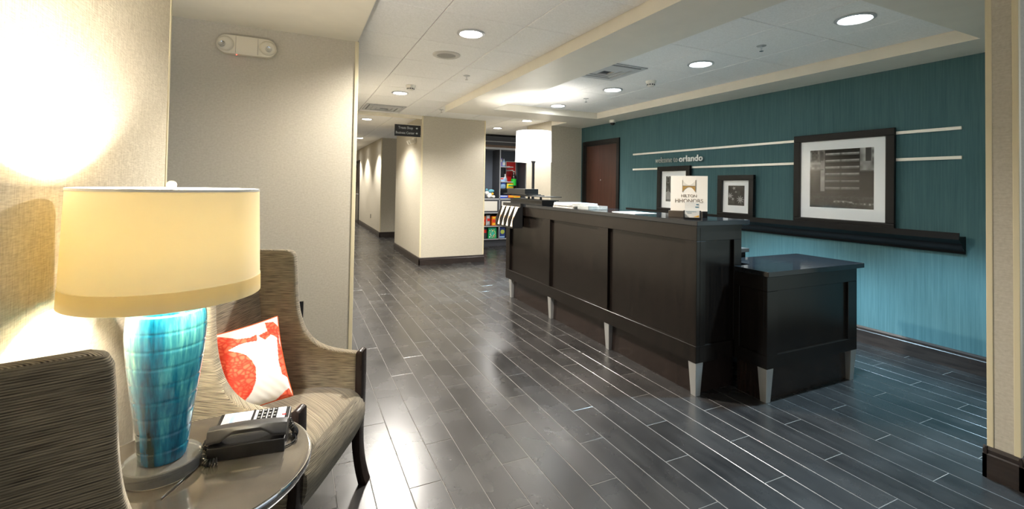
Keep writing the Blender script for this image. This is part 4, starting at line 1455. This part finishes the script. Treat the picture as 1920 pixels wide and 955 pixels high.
LX, LY_ = -0.308, 1.524
lamp = thing('ceramic_table_lamp', 'blue drip glazed ceramic lamp with cream drum shade beside the wall', 'lamp', (LX, LY_, TZ))
MB().lathe([(0, 0), (0.086, 0), (0.089, 0.003), (0.089, 0.034), (0.086, 0.037), (0, 0.037)], 48).build('acrylic_foot', M_ACRYLIC, lamp, smooth=40)
vp = catmull([(0.050, 0.038), (0.055, 0.044), (0.060, 0.10), (0.069, 0.17), (0.078, 0.24), (0.086, 0.31), (0.0905, 0.37), (0.088, 0.42), (0.076, 0.458), (0.055, 0.478), (0.030, 0.486), (0.020, 0.49)], 7)
vp2 = []
for r_, z_ in vp:
    ph = ((z_ - 0.05) / 0.045) % 1.0
    groove = math.exp(-((ph - 0.5) / 0.07) ** 2) * (1 if 0.07 < z_ < 0.45 else 0)
    vp2.append((r_, z_))
dense = []
for i in range(len(vp2) - 1):
    for j in range(3):
        t_ = j / 3
        r_ = vp2[i][0] * (1 - t_) + vp2[i + 1][0] * t_
        z_ = vp2[i][1] * (1 - t_) + vp2[i + 1][1] * t_
        ph = ((z_ - 0.05) / 0.045) % 1.0
        groove = math.exp(-((ph - 0.5) / 0.06) ** 2) * (1 if 0.07 < z_ < 0.45 else 0)
        dense.append((r_ - 0.0013 * groove, z_))
dense.append(vp2[-1])
MB().lathe([(0, 0.0375)] + dense, 56).build('vase_body', M_GLAZE, lamp, smooth=70)
MB().lathe([(0.020, 0.488), (0.022, 0.50), (0.012, 0.505), (0.012, 0.56), (0.018, 0.565), (0.018, 0.61), (0, 0.612)], 20).build('socket', M_STEEL, lamp, smooth=40)
S0, S1, R0, R1 = 0.470, 0.757, 0.218, 0.210
MB().lathe([(R0, S0), (R1, S1), (R1 - 0.002, S1), (R0 - 0.002, S0)], 96, closed=True).build('lamp_shade', M_SHADE, lamp, smooth=40)
MB().lathe([(R0 + 0.0012, S0 - 0.0005), (R0 + 0.0002, S0 + 0.046), (R0 - 0.0005, S0 + 0.046), (R0 - 0.0005, S0 - 0.0005)], 96, closed=True).build('shade_hem', M_HEM, lamp, smooth=40)
MB().lathe([(R1 + 0.001, S1 + 0.0005), (R1 + 0.001, S1 - 0.006), (R1 - 0.003, S1 - 0.006), (R1 - 0.003, S1 + 0.0005)], 96, closed=True).build('shade_top_wire', M_WHITE, lamp, smooth=40)
mb = MB()
for k in range(3):
    a = k * 2 * math.pi / 3 + 0.4
    mb.tube([(0.004 * math.cos(a), 0.004 * math.sin(a), S1 - 0.006), ((R1 - 0.003) * math.cos(a), (R1 - 0.003) * math.sin(a), S1 - 0.004)], 0.0022, 6)
mb.tube([(0.0, 0.0, S1 - 0.008), (0, 0, S1 + 0.002)], 0.004, 8)
mb.build('spider', M_STEEL, lamp)
blob((0, 0, S1 + 0.010), 0.012).build('finial', M_WHITE, lamp, smooth=80)
mb = MB()
for s in (-1, 1):
    mb.tube([(s * 0.018, 0, 0.55), (s * 0.052, 0, 0.60), (s * 0.055, 0, 0.68), (s * 0.02, 0, 0.74), (0, 0, S1 - 0.008)], 0.0018, 6)
mb.build('harp', M_STEEL, lamp)
point(lamp, (0, 0, 0.640), 17, (1.0, 0.96, 0.90), 0.035)

# telephone
ph = thing('desk_telephone', 'black desk telephone with white faceplate and coiled cord', 'telephone', (-0.103, 1.580, TZ), R(-6))
ph.scale = (0.87, 0.9, 1.05)
pw, pd_ = 0.112, 0.088
body_prof = [(-pd_, 0.0), (pd_, 0.0), (pd_, 0.050), (pd_ - 0.006, 0.058), (-0.020, 0.050), (-0.026, 0.040), (-pd_, 0.036)]
MB().prism(body_prof, -pw, pw, 'x').build('body', M_BLACKPL, ph, bevel=0.003)
tilt = math.atan2(0.008, 0.102)
Mp = Matrix.Translation((0, -0.018, 0.0505)) @ Matrix.Rotation(tilt, 4, 'X')
fp = MB().box(-0.098, 0.098, 0.004, 0.092, 0.0, 0.004, Mp).build('faceplate', basic('faceplate_card', lin(222, 224, 226), 0.4), ph, bevel=0.001)
MB().box(-0.074, -0.062, 0.006, 0.090, 0.0041, 0.0047, Mp).build('blue_stripe', basic('pale_blue_ink', lin(150, 176, 214), 0.5), fp)
mb = MB()
for k in range(16):
    xx = -0.094 + 0.0045 * (k % 4)
    mb.box(xx, xx + 0.0014, 0.008, 0.03 + 0.05 * random.random(), 0.0041, 0.0045, Mp)
for k in range(9):
    xx = -0.055 + 0.0048 * k
    mb.box(xx, xx + 0.0012, 0.010, 0.035 + 0.045 * random.random(), 0.0041, 0.0045, Mp)
mb.box(0.076, 0.0772, 0.005, 0.091, 0.0041, 0.0045, Mp)
mb.build('printed_text', basic('grey_ink', lin(170, 174, 180), 0.6), fp, kind='stuff')
MB().box(0.088, 0.101, 0.040, 0.046, 0.0042, 0.0052, Mp).build('red_mark', C_RED, fp)
MB().box(-0.007, 0.000, 0.008, 0.088, 0.0042, 0.0085, Mp).build('memory_keys', M_BLACKPL, ph)
for i in range(4):
    for j in range(4):
        xx, yy = 0.010 + i * 0.0165, 0.010 + j * 0.0195
        k_ = MB().box(xx, xx + 0.012, yy, yy + 0.0155, 0.004, 0.0085, Mp).build('key', M_BLACKPL, ph)
        MB().box(xx + 0.003, xx + 0.0085, yy + 0.006, yy + 0.0085, 0.0085, 0.0089, Mp).build('key_mark', M_WHITE, k_)
# handset lying along the near side
hs = []
for k in range(13):
    u = k / 12 * 2 - 1
    hs.append((u * 0.116, 0.072 + 0.006 * (1 - u * u)))
mb = MB()
vv, ff = [], []
sec = [(-0.026, -0.010), (0.024, -0.010), (0.026, -0.004), (0.021, 0.002), (-0.012, 0.002), (-0.026, -0.003)]
n_ = len(sec)
for (x, z) in hs:
    u = abs(x) / 0.116
    drop = 0.018 * (1 if u > 0.62 else max(0, (u - 0.40) / 0.22))
    for q, (dy, dz) in enumerate(sec):
        zz = z + dz - (drop if dz < -0.002 else 0)
        vv.append((x, -0.060 + dy, zz))
for a in range(len(hs) - 1):
    for q in range(n_):
        q2 = (q + 1) % n_
        ff.append((a * n_ + q, a * n_ + q2, (a + 1) * n_ + q2, (a + 1) * n_ + q))
ff.append(list(range(n_)))
ff.append([(len(hs) - 1) * n_ + q for q in range(n_)][::-1])
MB().add(vv, ff).build('handset', basic('handset_black', lin(40, 40, 41), 0.42), ph, smooth=35, bevel=0.002)


def coil(path, r, turns, wire):
    path = [Vector(p) for p in catmull(path, 8)]
    N = turns * 10
    pts = []
    for i in range(N + 1):
        f = i / N * (len(path) - 1)
        a = min(int(f), len(path) - 2)
        c = path[a].lerp(path[a + 1], f - a)
        d = (path[a + 1] - path[a]).normalized()
        n1 = d.cross(Vector((0, 0, 1)))
        if n1.length < 1e-3:
            n1 = Vector((1, 0, 0))
        n1.normalize()
        n2 = n1.cross(d)
        th = i / N * turns * 2 * math.pi
        pts.append(c + n1 * r * math.cos(th) + n2 * r * math.sin(th))
    return MB().tube(pts, wire, 5)


coil([(-0.116, -0.062, 0.045), (-0.126, -0.062, 0.024), (-0.120, -0.092, 0.011), (-0.100, -0.112, 0.011), (-0.075, -0.108, 0.011)], 0.0085, 15, 0.0016).build('coiled_cord', M_BLACKPL, ph, smooth=60)
coil([(0.106, 0.060, 0.030), (0.120, 0.040, 0.014), (0.134, 0.012, 0.011), (0.136, -0.010, 0.011)], 0.0085, 13, 0.0016).build('coiled_cord', M_BLACKPL, ph, smooth=60)
MB().tube(catmull([(0.136, -0.010, 0.008), (0.140, -0.028, 0.004), (0.128, -0.050, 0.003), (0.110, -0.064, 0.003)], 6), 0.0018, 6).build('cord_lead', M_BLACKPL, ph, smooth=60)
MB().tube(catmull([(-0.112, -0.02, 0.010), (-0.130, -0.060, 0.0025), (-0.138, -0.12, 0.0025), (-0.158, -0.18, 0.0025), (-0.180, -0.235, 0.0025)], 8), 0.0022, 6).build('line_cable', M_BLACKPL, ph, smooth=60)
